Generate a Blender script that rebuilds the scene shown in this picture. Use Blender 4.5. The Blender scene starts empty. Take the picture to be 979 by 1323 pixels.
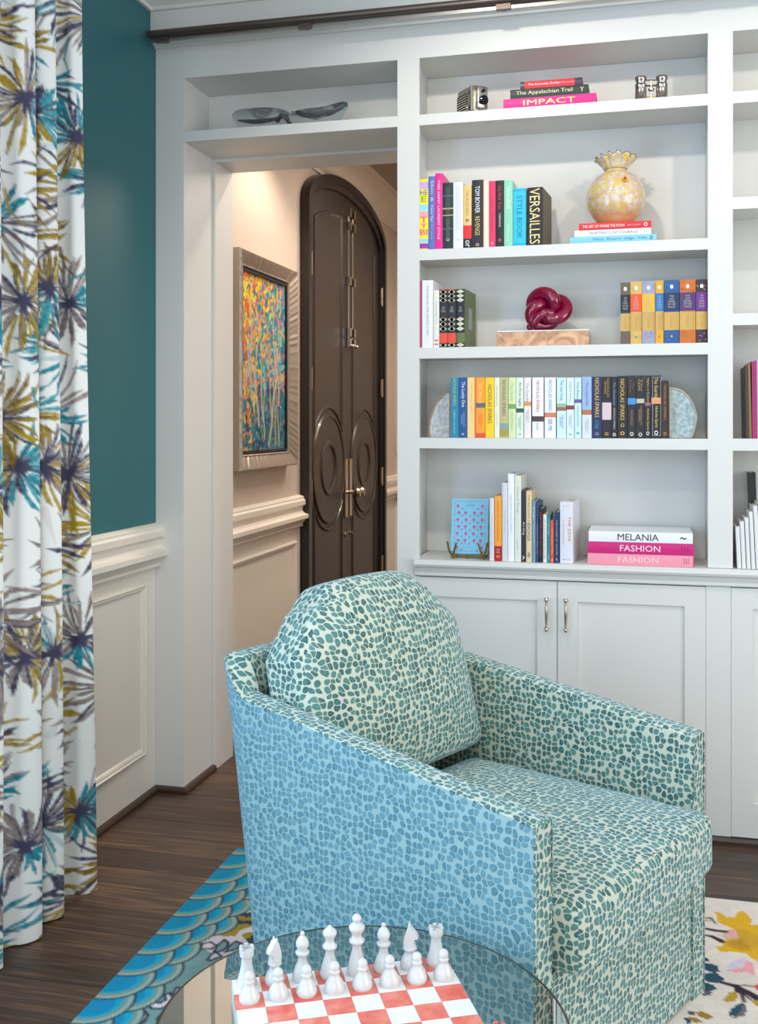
import bpy, bmesh, math, random
import numpy as np
from mathutils import Vector, Matrix, Euler
R = math.radians
C = bpy.context.scene.collection
SC = bpy.context.scene
# ------------------------------------------------------------------ camera, world, lights, exposure
F, YAW, VH, CH = 1357.6, R(14.065), 546.6, 1.35          # focal length in pixels, yaw, horizon row, camera height
cd = bpy.data.cameras.new('camera'); cam = bpy.data.objects.new('camera', cd); C.objects.link(cam)
cam.location = (0, 0, CH); cam.rotation_euler = (R(90), 0, YAW)
cd.sensor_fit = 'HORIZONTAL'; cd.sensor_width = 36; cd.lens = F/979*36
cd.shift_y = -(661.5-VH)/979; cd.clip_start = .05
SC.camera = cam
SC.view_settings.view_transform = 'Standard'; SC.view_settings.look = 'None'
SC.view_settings.gamma = 1; SC.view_settings.use_curve_mapping = False
SC.view_settings.exposure = 0.33
w = bpy.data.worlds.new('world'); SC.world = w; w.use_nodes = True
w.node_tree.nodes['Background'].inputs[0].default_value = (.95, .96, 1, 1)
w.node_tree.nodes['Background'].inputs[1].default_value = .42
def area(name, loc, rot, sx, sy, power, col):
    l = bpy.data.lights.new(name, 'AREA'); l.shape = 'RECTANGLE'; l.size = sx; l.size_y = sy; l.energy = power; l.color = col
    o = bpy.data.objects.new(name, l); C.objects.link(o); o.location = loc; o.rotation_euler = rot; return o
def spot(name, loc, target, power, col, angle=100, blend=.6, rad=.04):
    l = bpy.data.lights.new(name, 'SPOT'); l.energy = power; l.color = col; l.spot_size = R(angle); l.spot_blend = blend; l.shadow_soft_size = rad
    o = bpy.data.objects.new(name, l); C.objects.link(o); o.location = loc
    o.rotation_euler = (Vector(target)-Vector(loc)).to_track_quat('-Z', 'Y').to_euler(); return o
area('window_light_left', (-1.86, .95, 1.5), (R(90), 0, R(-90)), 2.2, 2.0, 76, (.42, .68, 1))
area('window_light_rear', (-.3, -2.6, 1.7), (R(82), 0, 0), 4.2, 2.4, 60, (.86, .94, 1))
area('fill_light_right', (3.3, .9, 1.7), (R(90), 0, R(90)), 2.6, 2.0, 62, (.88, .95, 1))  # unseen fill light, added to brighten the left wall and curtain
spot('downlight', (-.55, 2.35, 2.93), (-.3, 3.6, 1.2), 30, (1, .93, .82), 110)
spot('downlight', (.75, 2.35, 2.93), (.4, 3.6, 1.2), 24, (1, .93, .82), 110)
spot('downlight', (.2, 1.0, 2.93), (.1, 2.2, .4), 22, (1, .95, .86), 110)
spot('hall_downlight', (-1.28, 4.45, 2.84), (-1.45, 4.5, 0), 34, (1, .86, .72), 120)
spot('hall_downlight', (-.9, 5.9, 2.84), (-1.3, 5.9, 0), 38, (1, .86, .72), 140, rad=.1)
area('hall_ceiling_light', (-.7, 5.6, 2.82), (0, 0, 0), .6, 1.6, 24, (1, .87, .76))
# ------------------------------------------------------------------ pixel helpers (photo pixel -> point on a real plane)
ca, sa = math.cos(YAW), math.sin(YAW)
def PY(u, v, Y):
    q = (u-489.5)/F; d = Y/(q*sa+ca); return Vector((d*(q*ca-sa), Y, CH-(v-VH)*d/F))
def PZ(u, v, Z):
    q = (u-489.5)/F; d = (CH-Z)*F/(v-VH); return Vector((d*(q*ca-sa), d*(q*sa+ca), Z))
# ------------------------------------------------------------------ colour and materials
def lin(c):
    return tuple((x/255/12.92 if x/255 <= .04045 else ((x/255+.055)/1.055)**2.4) for x in c)
def rgba(c): return (*lin(c), 1)
_m = {}
def newmat(name):
    m = bpy.data.materials.new(name); m.use_nodes = True; return m, m.node_tree, m.node_tree.nodes['Principled BSDF']
def mat(c, rough=.5, metal=0, coat=0, spec=.5, name=None, trans=0, ior=1.45, bump=0, bscale=200):
    key = (tuple(c), rough, metal, coat, spec, trans, bump)
    if key in _m: return _m[key]
    m, t, b = newmat(name or 'plain'); b.inputs['Base Color'].default_value = rgba(c)
    b.inputs['Roughness'].default_value = rough; b.inputs['Metallic'].default_value = metal
    b.inputs['Coat Weight'].default_value = coat; b.inputs['Specular IOR Level'].default_value = spec
    b.inputs['Transmission Weight'].default_value = trans; b.inputs['IOR'].default_value = ior
    if bump:
        n = t.nodes.new('ShaderNodeTexNoise'); n.inputs['Scale'].default_value = bscale
        g = t.nodes.new('ShaderNodeTexCoord'); t.links.new(g.outputs['Object'], n.inputs['Vector'])
        k = t.nodes.new('ShaderNodeBump'); k.inputs['Strength'].default_value = bump; k.inputs['Distance'].default_value = .002
        t.links.new(n.outputs['Fac'], k.inputs['Height']); t.links.new(k.outputs['Normal'], b.inputs['Normal'])
    _m[key] = m; return m
def attrmat(name, rough=.8, sheen=0, bump=0):
    m, t, b = newmat(name); a = t.nodes.new('ShaderNodeAttribute'); a.attribute_name = 'print'
    t.links.new(a.outputs['Color'], b.inputs['Base Color']); b.inputs['Roughness'].default_value = rough
    b.inputs['Sheen Weight'].default_value = sheen; b.inputs['Specular IOR Level'].default_value = .2
    if bump:
        n = t.nodes.new('ShaderNodeTexNoise'); n.inputs['Scale'].default_value = 350; n.inputs['Detail'].default_value = 4
        g = t.nodes.new('ShaderNodeTexCoord'); t.links.new(g.outputs['Object'], n.inputs['Vector'])
        k = t.nodes.new('ShaderNodeBump'); k.inputs['Strength'].default_value = bump; k.inputs['Distance'].default_value = .002
        t.links.new(n.outputs['Fac'], k.inputs['Height']); t.links.new(k.outputs['Normal'], b.inputs['Normal'])
    return m
WHITE = mat((217, 216, 211), .42, bump=.03, bscale=60, name='white_paint')
CREAM = mat((226, 219, 207), .5, name='cream_paint', bump=.03, bscale=60)
TEAL = mat((40, 104, 110), .42, name='teal_paint', bump=.06, bscale=90)
HALLP = mat((205, 190, 176), .6, name='hall_paint')
DOORM = mat((50, 42, 37), .42, coat=.1, name='dark_door_paint')
CHROME = mat((205, 198, 188), .18, 1, name='chrome')
NICKEL = mat((190, 176, 160), .25, 1, name='nickel')
BRASS = mat((150, 130, 70), .3, 1, name='brass')
BRONZE = mat((104, 92, 84), .38, .8, name='bronze')
PAGES = mat((232, 222, 200), .8, name='pages')
# ------------------------------------------------------------------ mesh helpers
def bm_(): return bmesh.new()
def link(name, bm, m, parent=None, smooth=False, angle=40):
    me = bpy.data.meshes.new(name)
    bmesh.ops.recalc_face_normals(bm, faces=bm.faces[:])
    bm.to_mesh(me); bm.free()
    for x in (m if isinstance(m, (list, tuple)) else [m]): me.materials.append(x)
    o = bpy.data.objects.new(name, me); C.objects.link(o)
    if parent: o.parent = parent
    if smooth:
        me.shade_smooth()
        if angle: me.set_sharp_from_angle(angle=R(angle))
    return o
def box(bm, x0, x1, y0, y1, z0, z1, mi=0):
    v = [bm.verts.new(p) for p in ((x0,y0,z0),(x1,y0,z0),(x1,y1,z0),(x0,y1,z0),(x0,y0,z1),(x1,y0,z1),(x1,y1,z1),(x0,y1,z1))]
    for f in ((0,3,2,1),(4,5,6,7),(0,1,5,4),(1,2,6,5),(2,3,7,6),(3,0,4,7)):
        bm.faces.new([v[i] for i in f]).material_index = mi
def bxo(name, x0, x1, y0, y1, z0, z1, m, parent=None, bev=0):
    bm = bm_(); box(bm, x0, x1, y0, y1, z0, z1)
    if bev: bmesh.ops.bevel(bm, geom=bm.edges[:], offset=bev, segments=2, affect='EDGES', profile=.5)
    return link(name, bm, m, parent)
def prism(bm, poly, z0, z1, ax='z', mi=0):
    # poly in 2D, extruded along ax
    def P(a, b, c): return {'z': (a, b, c), 'x': (c, a, b), 'y': (a, c, b)}[ax]
    lo = [bm.verts.new(P(a, b, z0)) for a, b in poly]; hi = [bm.verts.new(P(a, b, z1)) for a, b in poly]
    n = len(poly); bm.faces.new(lo).material_index = mi; bm.faces.new(hi[::-1]).material_index = mi
    for i in range(n): bm.faces.new((lo[i], lo[(i+1) % n], hi[(i+1) % n], hi[i])).material_index = mi
def lathe(bm, prof, n=20, c=(0, 0, 0), M=None):
    rings = []
    for r, z in prof:
        if r < 1e-5: rings.append([bm.verts.new((0, 0, z))])
        else: rings.append([bm.verts.new((r*math.cos(6.28318*i/n), r*math.sin(6.28318*i/n), z)) for i in range(n)])
    for a, b in zip(rings, rings[1:]):
        for i in range(n):
            j = (i+1) % n
            if len(a) == 1 and len(b) == 1: continue
            if len(a) == 1: bm.faces.new((a[0], b[j], b[i]))
            elif len(b) == 1: bm.faces.new((a[i], a[j], b[0]))
            else: bm.faces.new((a[i], a[j], b[j], b[i]))
    for k, rg in ((0, rings[0]), (1, rings[-1])):
        if len(rg) > 1: bm.faces.new(rg[::-1] if k == 0 else rg)
    vs = [v for rg in rings for v in rg]
    T = Matrix.Translation(c) @ (M or Matrix.Identity(4))
    bmesh.ops.transform(bm, matrix=T, verts=vs); return vs
def tube(bm, pts, r, n=8, closed=False, rf=None, flat=1):
    pts = [Vector(p) for p in pts]; N = len(pts); rings = []; up = None
    for i, p in enumerate(pts):
        a = pts[(i-1) % N] if (closed or i) else p; b = pts[(i+1) % N] if (closed or i < N-1) else p
        t = (b-a).normalized()
        if up is None:
            up = Vector((0, 0, 1)) if abs(t.z) < .9 else Vector((1, 0, 0))
        s = t.cross(up).normalized(); up = s.cross(t).normalized()
        rr = rf(i/(N-1)) if rf else r
        rings.append([bm.verts.new(p+s*rr*math.cos(6.28318*k/n)+up*rr*flat*math.sin(6.28318*k/n)) for k in range(n)])
    M = N if closed else N-1
    for i in range(M):
        a, b = rings[i], rings[(i+1) % N]; off = 0
        if closed and i == N-1:
            off = min(range(n), key=lambda o: sum((a[k].co-b[(k+o) % n].co).length for k in range(n)))
        for k in range(n): bm.faces.new((a[k], a[(k+1) % n], b[(k+1+off) % n], b[(k+off) % n]))
    if not closed: bm.faces.new(rings[0]); bm.faces.new(rings[-1][::-1])
def ball(bm, c, r, sz=1, n=12):
    prof = [(r*math.sin(math.pi*i/8), -r*sz*math.cos(math.pi*i/8)) for i in range(9)]
    prof[0] = (0, -r*sz); prof[-1] = (0, r*sz); return lathe(bm, prof, n, c)
def rbox(bm, hx, hy, hz, r, n=8, fn=None):
    # rounded box built as a mapped cube grid; fn deforms points
    vs = {}
    def V(p):
        k = tuple(round(c, 5) for c in p)
        if k not in vs:
            q = Vector((p[0]*hx, p[1]*hy, p[2]*hz))
            c = Vector((max(-hx+r, min(hx-r, q.x)), max(-hy+r, min(hy-r, q.y)), max(-hz+r, min(hz-r, q.z))))
            d = q-c; o = c+d.normalized()*r if d.length > 1e-7 else q
            vs[k] = bm.verts.new(fn(o) if fn else o)
        return vs[k]
    # sample positions warped to put more rows near the edges
    g = [math.sin((i/n-.5)*math.pi) for i in range(n+1)]
    for ax in range(3):
        for s in (-1, 1):
            for i in range(n):
                for j in range(n):
                    q = []
                    for a, b in ((i, j), (i+1, j), (i+1, j+1), (i, j+1)):
                        p = [0, 0, 0]; p[ax] = s; p[(ax+1) % 3] = g[a]; p[(ax+2) % 3] = g[b]; q.append(V(p))
                    if len(set(q)) == 4: bm.faces.new(q if s > 0 else q[::-1])
def sweep(bm, prof, path, closed=False):
    """profile (offset, z) swept along horizontal path; offset to the left of the travel direction, mitred"""
    N = len(path); rows = []
    for i, p in enumerate(path):
        p = Vector(p[:2]); a = Vector(path[i-1][:2]) if i else None; b = Vector(path[i+1][:2]) if i < N-1 else None
        d1 = (p-a).normalized() if a else (b-p).normalized(); d2 = (b-p).normalized() if b else d1
        n1 = Vector((-d1.y, d1.x)); n2 = Vector((-d2.y, d2.x)); m = (n1+n2); m = m/(m.length**2/2) if m.length > 1e-6 else n1
        rows.append([bm.verts.new((p.x+m.x*o, p.y+m.y*o, z)) for o, z in prof])
    k = len(prof)
    for a, b in zip(rows, rows[1:]):
        for i in range(k): bm.faces.new((a[i], a[(i+1) % k], b[(i+1) % k], b[i]))
    bm.faces.new(rows[0]); bm.faces.new(rows[-1][::-1])
def tag(o, label=None, cat=None, group=None, kind=None):
    if label: o['label'] = label
    if cat: o['category'] = cat
    if group: o['group'] = group
    if kind: o['kind'] = kind
    return o
def empty(name, loc, rz=0, label=None, cat=None, group=None, kind=None):
    o = bpy.data.objects.new(name, None); C.objects.link(o); o.location = loc; o.rotation_euler = (0, 0, rz)
    o.empty_display_size = .05; return tag(o, label, cat, group, kind)
def text_mesh(s, L, Hh, col, parent, loc, orient='down', rough=.5, metal=0, name='lettering', squash=True):
    """flat lettering, fitted to length L and cap height Hh, facing -Y"""
    cu = bpy.data.curves.new('lettering', 'FONT'); cu.body = s; cu.size = 1; cu.align_x = 'CENTER'; cu.align_y = 'CENTER'; cu.resolution_u = 2
    ob = bpy.data.objects.new('lettering', cu); C.objects.link(ob)
    dg = bpy.context.evaluated_depsgraph_get(); me = bpy.data.meshes.new_from_object(ob.evaluated_get(dg))
    C.objects.unlink(ob); bpy.data.objects.remove(ob); bpy.data.curves.remove(cu)
    n = len(me.vertices); co = np.zeros(n*3); me.vertices.foreach_get('co', co); co = co.reshape(-1, 3)
    mn, mx = co.min(0), co.max(0); c = (mn+mx)/2; sx = L/(mx[0]-mn[0]); sy = Hh/(mx[1]-mn[1])
    if not squash: sx = sy = min(sx, sy)
    p = (co-c)*[sx, sy, 1]
    if orient == 'down': q = np.c_[p[:, 1], np.zeros(n), -p[:, 0]]
    elif orient == 'flat': q = np.c_[p[:, 0], np.zeros(n), p[:, 1]]
    me.vertices.foreach_set('co', q.ravel()); me.update(); me.name = name
    me.materials.clear(); me.materials.append(mat(col, rough, metal))
    o = bpy.data.objects.new(name, me); C.objects.link(o); o.parent = parent; o.location = loc; return o
# ------------------------------------------------------------------ print canvas (flat prints held as a colour attribute on fine grids)
class Canvas:
    def __init__(s, W, H, res, col):
        s.res = res; s.nx = int(W/res)+1; s.ny = int(H/res)+1
        s.a = np.tile(np.array(lin(col)), (s.ny, s.nx, 1)); s.x = np.linspace(0, W, s.nx); s.y = np.linspace(0, H, s.ny)
    def win(s, x0, x1, y0, y1):
        i0, i1 = np.searchsorted(s.x, [x0, x1]); j0, j1 = np.searchsorted(s.y, [y0, y1])
        if i1 <= i0 or j1 <= j0: return None
        X, Y = np.meshgrid(s.x[i0:i1], s.y[j0:j1]); return slice(j0, j1), slice(i0, i1), X, Y
    def put(s, sl, m, col, al=1):
        m = (np.clip(m, 0, 1)*al)[..., None]; s.a[sl] = s.a[sl]*(1-m)+np.array(lin(col))*m
    def stroke(s, pts, w0, w1, col, al=1):
        n = len(pts)-1
        for k in range(n):
            (ax, ay), (bx, by) = pts[k], pts[k+1]; wa = w0+(w1-w0)*k/n; wb = w0+(w1-w0)*(k+1)/n; W = max(wa, wb)+s.res
            q = s.win(min(ax, bx)-W, max(ax, bx)+W, min(ay, by)-W, max(ay, by)+W)
            if q is None: continue
            j, i, X, Y = q; dx, dy = bx-ax, by-ay; t = np.clip(((X-ax)*dx+(Y-ay)*dy)/(dx*dx+dy*dy+1e-12), 0, 1)
            d = np.hypot(X-ax-t*dx, Y-ay-t*dy); s.put((j, i), (wa+(wb-wa)*t-d)/s.res+.5, col, al)
    def ellipse(s, cx, cy, rx, ry, col, ang=0, al=1):
        r = max(rx, ry)+s.res; q = s.win(cx-r, cx+r, cy-r, cy+r)
        if q is None: return
        j, i, X, Y = q; c, n = math.cos(ang), math.sin(ang); u = (X-cx)*c+(Y-cy)*n; v = -(X-cx)*n+(Y-cy)*c
        s.put((j, i), (1-np.hypot(u/rx, v/ry))*min(rx, ry)/s.res+.5, col, al)
    def poly(s, P, col, al=1, outline=None, ow=.003):
        xs = [p[0] for p in P]; ys = [p[1] for p in P]; q = s.win(min(xs), max(xs), min(ys), max(ys))
        if q is not None:
            j, i, X, Y = q; ins = np.zeros(X.shape, bool)
            for (ax, ay), (bx, by) in zip(P, P[1:]+P[:1]):
                if ay == by: continue
                ins ^= ((ay > Y) != (by > Y)) & (X < (bx-ax)*(Y-ay)/(by-ay)+ax)
            s.put((j, i), ins*1.0, col, al)
        if outline: s.stroke(P+P[:1], ow, ow, outline)
    def mottle(s, amt, seed=0, k=6):
        r = np.random.RandomState(seed); n = r.rand(s.ny//k+2, s.nx//k+2)
        n = n[np.ix_(np.arange(s.ny)//k, np.arange(s.nx)//k)]; s.a *= (1+amt*(n-.5))[..., None]
def grid_obj(name, cv, fn, m, parent=None, smooth=True):
    """mesh grid whose vertices carry the print; fn maps arrays (x, y) -> (n,3)"""
    X, Y = np.meshgrid(cv.x, cv.y); co = fn(X.ravel(), Y.ravel()); nx, ny = cv.nx, cv.ny
    me = bpy.data.meshes.new(name); me.vertices.add(nx*ny); me.vertices.foreach_set('co', co.astype(np.float32).ravel())
    i = (np.arange(ny-1)[:, None]*nx+np.arange(nx-1)[None, :]).ravel(); f = np.c_[i, i+1, i+nx+1, i+nx]; nf = len(f)
    me.loops.add(nf*4); me.loops.foreach_set('vertex_index', f.ravel().astype(np.int32))
    me.polygons.add(nf); me.polygons.foreach_set('loop_start', (np.arange(nf)*4).astype(np.int32))
    me.update(calc_edges=True)
    at = me.color_attributes.new('print', 'FLOAT_COLOR', 'POINT')
    at.data.foreach_set('color', np.c_[np.clip(cv.a.reshape(-1, 3), 0, 1), np.ones(nx*ny)].astype(np.float32).ravel())
    me.materials.append(m)
    if smooth: me.shade_smooth()
    o = bpy.data.objects.new(name, me); C.objects.link(o)
    if parent: o.parent = parent
    return o
# ================================================================== THE SETTING
Y0 = 3.545                                    # plane of the bookcase face frame
XL, XH = -1.734, -1.70                        # left wall of the room, left wall of the hall
# ---- floor planks
def wood_mat():
    m, t, b = newmat('dark_oak_floor'); N = t.nodes; L = t.links
    g = N.new('ShaderNodeNewGeometry'); oi = N.new('ShaderNodeObjectInfo')
    mp = N.new('ShaderNodeMapping'); mp.inputs['Scale'].default_value = (2.2, 42, 1)
    ad = N.new('ShaderNodeVectorMath'); ad.operation = 'ADD'
    mu = N.new('ShaderNodeMath'); mu.operation = 'MULTIPLY'; mu.inputs[1].default_value = 37
    L.new(oi.outputs['Random'], mu.inputs[0]); L.new(g.outputs['Position'], ad.inputs[0]); L.new(mu.outputs[0], ad.inputs[1])
    L.new(ad.outputs[0], mp.inputs['Vector'])
    n = N.new('ShaderNodeTexNoise'); n.inputs['Scale'].default_value = 1.6; n.inputs['Detail'].default_value = 7; n.inputs['Distortion'].default_value = .9
    L.new(mp.outputs[0], n.inputs['Vector'])
    r = N.new('ShaderNodeValToRGB'); e = r.color_ramp.elements
    e[0].position = .25; e[0].color = rgba((50, 36, 28)); e[1].position = .72; e[1].color = rgba((124, 92, 68))
    q = e.new(.52); q.color = rgba((80, 58, 44)); L.new(n.outputs['Fac'], r.inputs[0])
    hs = N.new('ShaderNodeHueSaturation'); mr = N.new('ShaderNodeMapRange'); mr.inputs[3].default_value = .55; mr.inputs[4].default_value = 1.35
    L.new(oi.outputs['Random'], mr.inputs[0]); L.new(mr.outputs[0], hs.inputs['Value']); L.new(r.outputs[0], hs.inputs['Color'])
    L.new(hs.outputs[0], b.inputs['Base Color']); b.inputs['Roughness'].default_value = .38
    k = N.new('ShaderNodeBump'); k.inputs['Strength'].default_value = .25; k.inputs['Distance'].default_value = .001
    L.new(n.outputs['Fac'], k.inputs['Height']); L.new(k.outputs[0], b.inputs['Normal']); return m
WOOD = wood_mat()
floor = bxo('floor', -1.76, 3.2, -3, 7.4, -.05, -.012, mat((30, 22, 18), .7)); floor['kind'] = 'structure'
random.seed(4)
y = .62; W_ = .127
while y < 7.25:
    x = -1.74-random.random()*1.2; x1 = 2.0 if y < 3.55 else (-.2 if y > 3.99 else -.8)
    while x < x1:
        l = .7+random.random()*1.3; a, b_ = max(x, -1.735), min(x+l, x1)
        if b_-a > .05:
            bm = bm_(); c = .0012
            prism(bm, [(y+.0004, -.012), (y+W_-.0004, -.012), (y+W_-.0004, -c), (y+W_-c, 0), (y+c, 0), (y+.0004, -c)], a+.0004, b_-.0004, 'x')
            link('plank', bm, WOOD, floor)
        x += l
    y += W_
# ---- left wall: teal above, cream wainscot below, window opening toward the camera
bm = bm_()
for y0, y1, z0, z1 in ((2.15, 3.81, 0, .98), (-.3, 2.15, 0, .5), (-1.6, -.3, 0, .98)): box(bm, XL-.1, XL, y0, y1, z0, z1, 1)
for y0, y1, z0, z1 in ((2.15, 3.81, .98, 2.97), (-.3, 2.15, 2.62, 2.97), (-1.6, -.3, .98, 2.97)): box(bm, XL-.1, XL, y0, y1, z0, z1, 0)
o = link('wall_left', bm, [TEAL, CREAM]); o['kind'] = 'structure'
win = empty('window_1', (XL, .925, .5), kind='structure')
bm = bm_()
for a in ((-1.225, -1.155), (1.155, 1.225), (-.03, .03)): box(bm, -.08, -.02, a[0], a[1], 0, 2.12)
for a in ((0, .07), (2.05, 2.12), (1.03, 1.07)): box(bm, -.08, -.02, -1.225, 1.225, a[0], a[1])
link('window_frame', bm, WHITE, win)
# chair rail with its mouldings
RAIL = [(0, .984), (.018, .98), (.026, .974), (.026, .966), (.034, .958), (.034, .936), (.022, .926), (.018, .905), (.028, .893), (.05, .886), (.05, .868),
        (.036, .86), (.018, .838), (.018, .834), (.022, .83), (.018, .824), (0, .820)]
bm = bm_(); sweep(bm, RAIL, [(XL, 3.545), (XL, 2.15)]); o = link('trim_1', bm, CREAM, smooth=True, angle=25); o['kind'] = 'structure'
def frame_mold(name, M, w_, h_, prof, m):
    """rectangular picture-frame moulding in the local x-z plane, standing out along -y"""
    bm = bm_(); rows = []
    for sx, sz in ((-1, -1), (1, -1), (1, 1), (-1, 1)):
        rows.append([bm.verts.new((sx*(w_/2-i), -d, sz*(h_/2-i))) for i, d in prof])
    k = len(prof)
    for i in range(4):
        a, b = rows[i], rows[(i+1) % 4]
        for j in range(k-1): bm.faces.new((a[j], a[j+1], b[j+1], b[j]))
    bmesh.ops.transform(bm, matrix=M, verts=bm.verts[:]); return link(name, bm, m)
PM = [(0, 0), (.002, .010), (.010, .014), (.014, .009), (.020, .009), (.026, .006), (.030, 0)]
Mw = Matrix.Translation((XL, 2.955, .468)) @ Matrix.Rotation(R(90), 4, 'Z')      # local -y -> +x
o = frame_mold('trim_2', Mw, 1.0, .62, PM, CREAM); o['kind'] = 'structure'
SHOE = [(0, .0), (.018, .0), (.018, .012), (.012, .02), (0, .022)]
bm = bm_(); sweep(bm, SHOE, [(-1.6216, 3.81), (-1.6216, Y0), (XL, Y0), (XL, -.3)][::-1]); 
SHM = mat((58, 42, 34), .35, coat=.2, name='dark_oak_shoe')
bm.free(); bm = bm_(); sweep(bm, [(-a, z) for a, z in SHOE], [(XL, -.3), (XL, Y0), (-1.6216, Y0), (-1.6216, 3.81)])
o = link('baseboard_left', bm, SHM); o['kind'] = 'structure'
bm = bm_(); sweep(bm, [(-a, z) for a, z in SHOE], [(-.8224, Y0), (1.6, Y0)]); o = link('baseboard_back', bm, SHM); o['kind'] = 'structure'
# crown mouldings of the room
CR = [(0, 2.843), (.012, 2.843), (.014, 2.856), (.03, 2.862), (.05, 2.885), (.085, 2.925), (.10, 2.93), (.10, 2.945), (.115, 2.95), (.12, 2.97), (0, 2.97)]
bm = bm_(); sweep(bm, CR, [(1.7, 3.50), (XL, 3.50), (XL, -1.6)]); o = link('trim_3', bm, WHITE, smooth=True, angle=30); o['kind'] = 'structure'
o = bxo('ceiling', -1.84, 3.2, -1.6, 3.99, 2.97, 3.05, mat((235, 236, 234), .8, name='ceiling_paint')); o['kind'] = 'structure'
# ---- back wall behind the bookcase with the doorway cut through it
bm = bm_()
box(bm, -1.84, -1.612, 3.812, 3.995, 0, 2.365); box(bm, -1.84, 1.7, 3.812, 3.995, 2.365, 3.02); box(bm, -.8224, 1.7, 3.812, 3.995, 0, 2.365)
o = link('wall_back', bm, WHITE); o['kind'] = 'structure'
# ---- hall
o = bxo('wall_hall_left', XH-.1, XH, 3.997, 7.35, 0, 3.0, HALLP); o['kind'] = 'structure'
o = bxo('wall_hall_back', XH, .1, 7.25, 7.35, 0, 3.0, HALLP); o['kind'] = 'structure'
o = bxo('wall_hall_right', 0, .1, 3.997, 7.25, 0, 3.0, HALLP); o['kind'] = 'structure'
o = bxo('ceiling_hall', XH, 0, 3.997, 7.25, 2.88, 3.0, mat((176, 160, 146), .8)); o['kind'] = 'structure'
CR2 = [(0, 2.70), (.010, 2.70), (.012, 2.72), (.03, 2.735), (.06, 2.78), (.10, 2.83), (.12, 2.84), (.13, 2.88), (0, 2.88)]
bm = bm_(); sweep(bm, CR2, [(0, 7.25), (XH, 7.25), (XH, 3.997)]); o = link('trim_4', bm, mat((222, 210, 196), .5), smooth=True, angle=30); o['kind'] = 'structure'
HC = mat((232, 224, 212), .45, name='hall_trim')
bm = bm_(); sweep(bm, RAIL, [(XH, 5.11), (XH, 3.997)]); o = link('trim_5', bm, HC, smooth=True, angle=25); o['kind'] = 'structure'
bm = bm_(); sweep(bm, RAIL, [(0, 7.25), (XH, 7.25), (XH, 6.82)]); o = link('trim_6', bm, HC, smooth=True, angle=25); o['kind'] = 'structure'
bm = bm_(); box(bm, XH, XH+.004, 3.997, 5.11, 0, .82); box(bm, XH, XH+.004, 6.82, 7.246, 0, .82); box(bm, XH, 0, 7.246, 7.25, 0, .82)
o = link('trim_7', bm, HC); o['kind'] = 'structure'
o = frame_mold('trim_8', Matrix.Translation((XH+.004, 4.56, .45)) @ Matrix.Rotation(R(90), 4, 'Z'), .94, .62, PM, HC); o['kind'] = 'structure'
sw = bxo('light_switch', -.045, .045, -.006, 0, -.06, .06, mat((228, 220, 210), .4), None, .002); sw.location = (XH+.22, 7.249, 1.2)
sw.location = (-1.645, 7.249, 1.19); tag(sw, 'white wall switch plate on the hall end wall beside the dark arched door', 'light switch')
bxo('rocker', -.012, .012, -.01, -.006, -.03, .03, mat((236, 230, 222), .4), sw)
# ================================================================== ARCHED DOOR (in the hall's left wall)
door = empty('door_1', (XH, 5.96, 0), R(90), kind='structure')      # local x = -Y?? see below
# local frame: x runs along +Y of the world (into depth), -y points into the hall
def arch(hw, spring, rise, n=18, z0=0.0):
    p = [(-hw, z0), (hw, z0)]
    return p+[(hw*math.cos(math.pi*i/n), spring+rise*math.sin(math.pi*i/n)) for i in range(n+1)]
def archz(x, hw, spring, rise): return spring+rise*math.sqrt(max(0, 1-(x/hw)**2))
bm = bm_(); n = 22
out = [(-.84, 0)]+[(-.84*math.cos(math.pi*i/n), 2.50+.25*math.sin(math.pi*i/n)) for i in range(n+1)]+[(.84, 0)]
inn = [(-.76, 0)]+[(-.76*math.cos(math.pi*i/n), 2.46+.215*math.sin(math.pi*i/n)) for i in range(n+1)]+[(.76, 0)]
mid = [((a[0]*.45+b[0]*.55), (a[1]*.45+b[1]*.55)) for a, b in zip(out, inn)]
rows = []
for (a, b), (c, d), (e, f) in zip(out, mid, inn):
    rows.append([bm.verts.new((a, 0, b)), bm.verts.new((a, -.05, b)), bm.verts.new((c, -.05, d)), bm.verts.new((c, -.036, d)), bm.verts.new((e, -.030, f)), bm.verts.new((e, 0, f))])
for a, b in zip(rows, rows[1:]):
    for j in range(6): bm.faces.new((a[j], a[(j+1) % 6], b[(j+1) % 6], b[j]))
link('casing', bm, mat((30, 25, 23), .3, coat=.2), door, True, 30)
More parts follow.
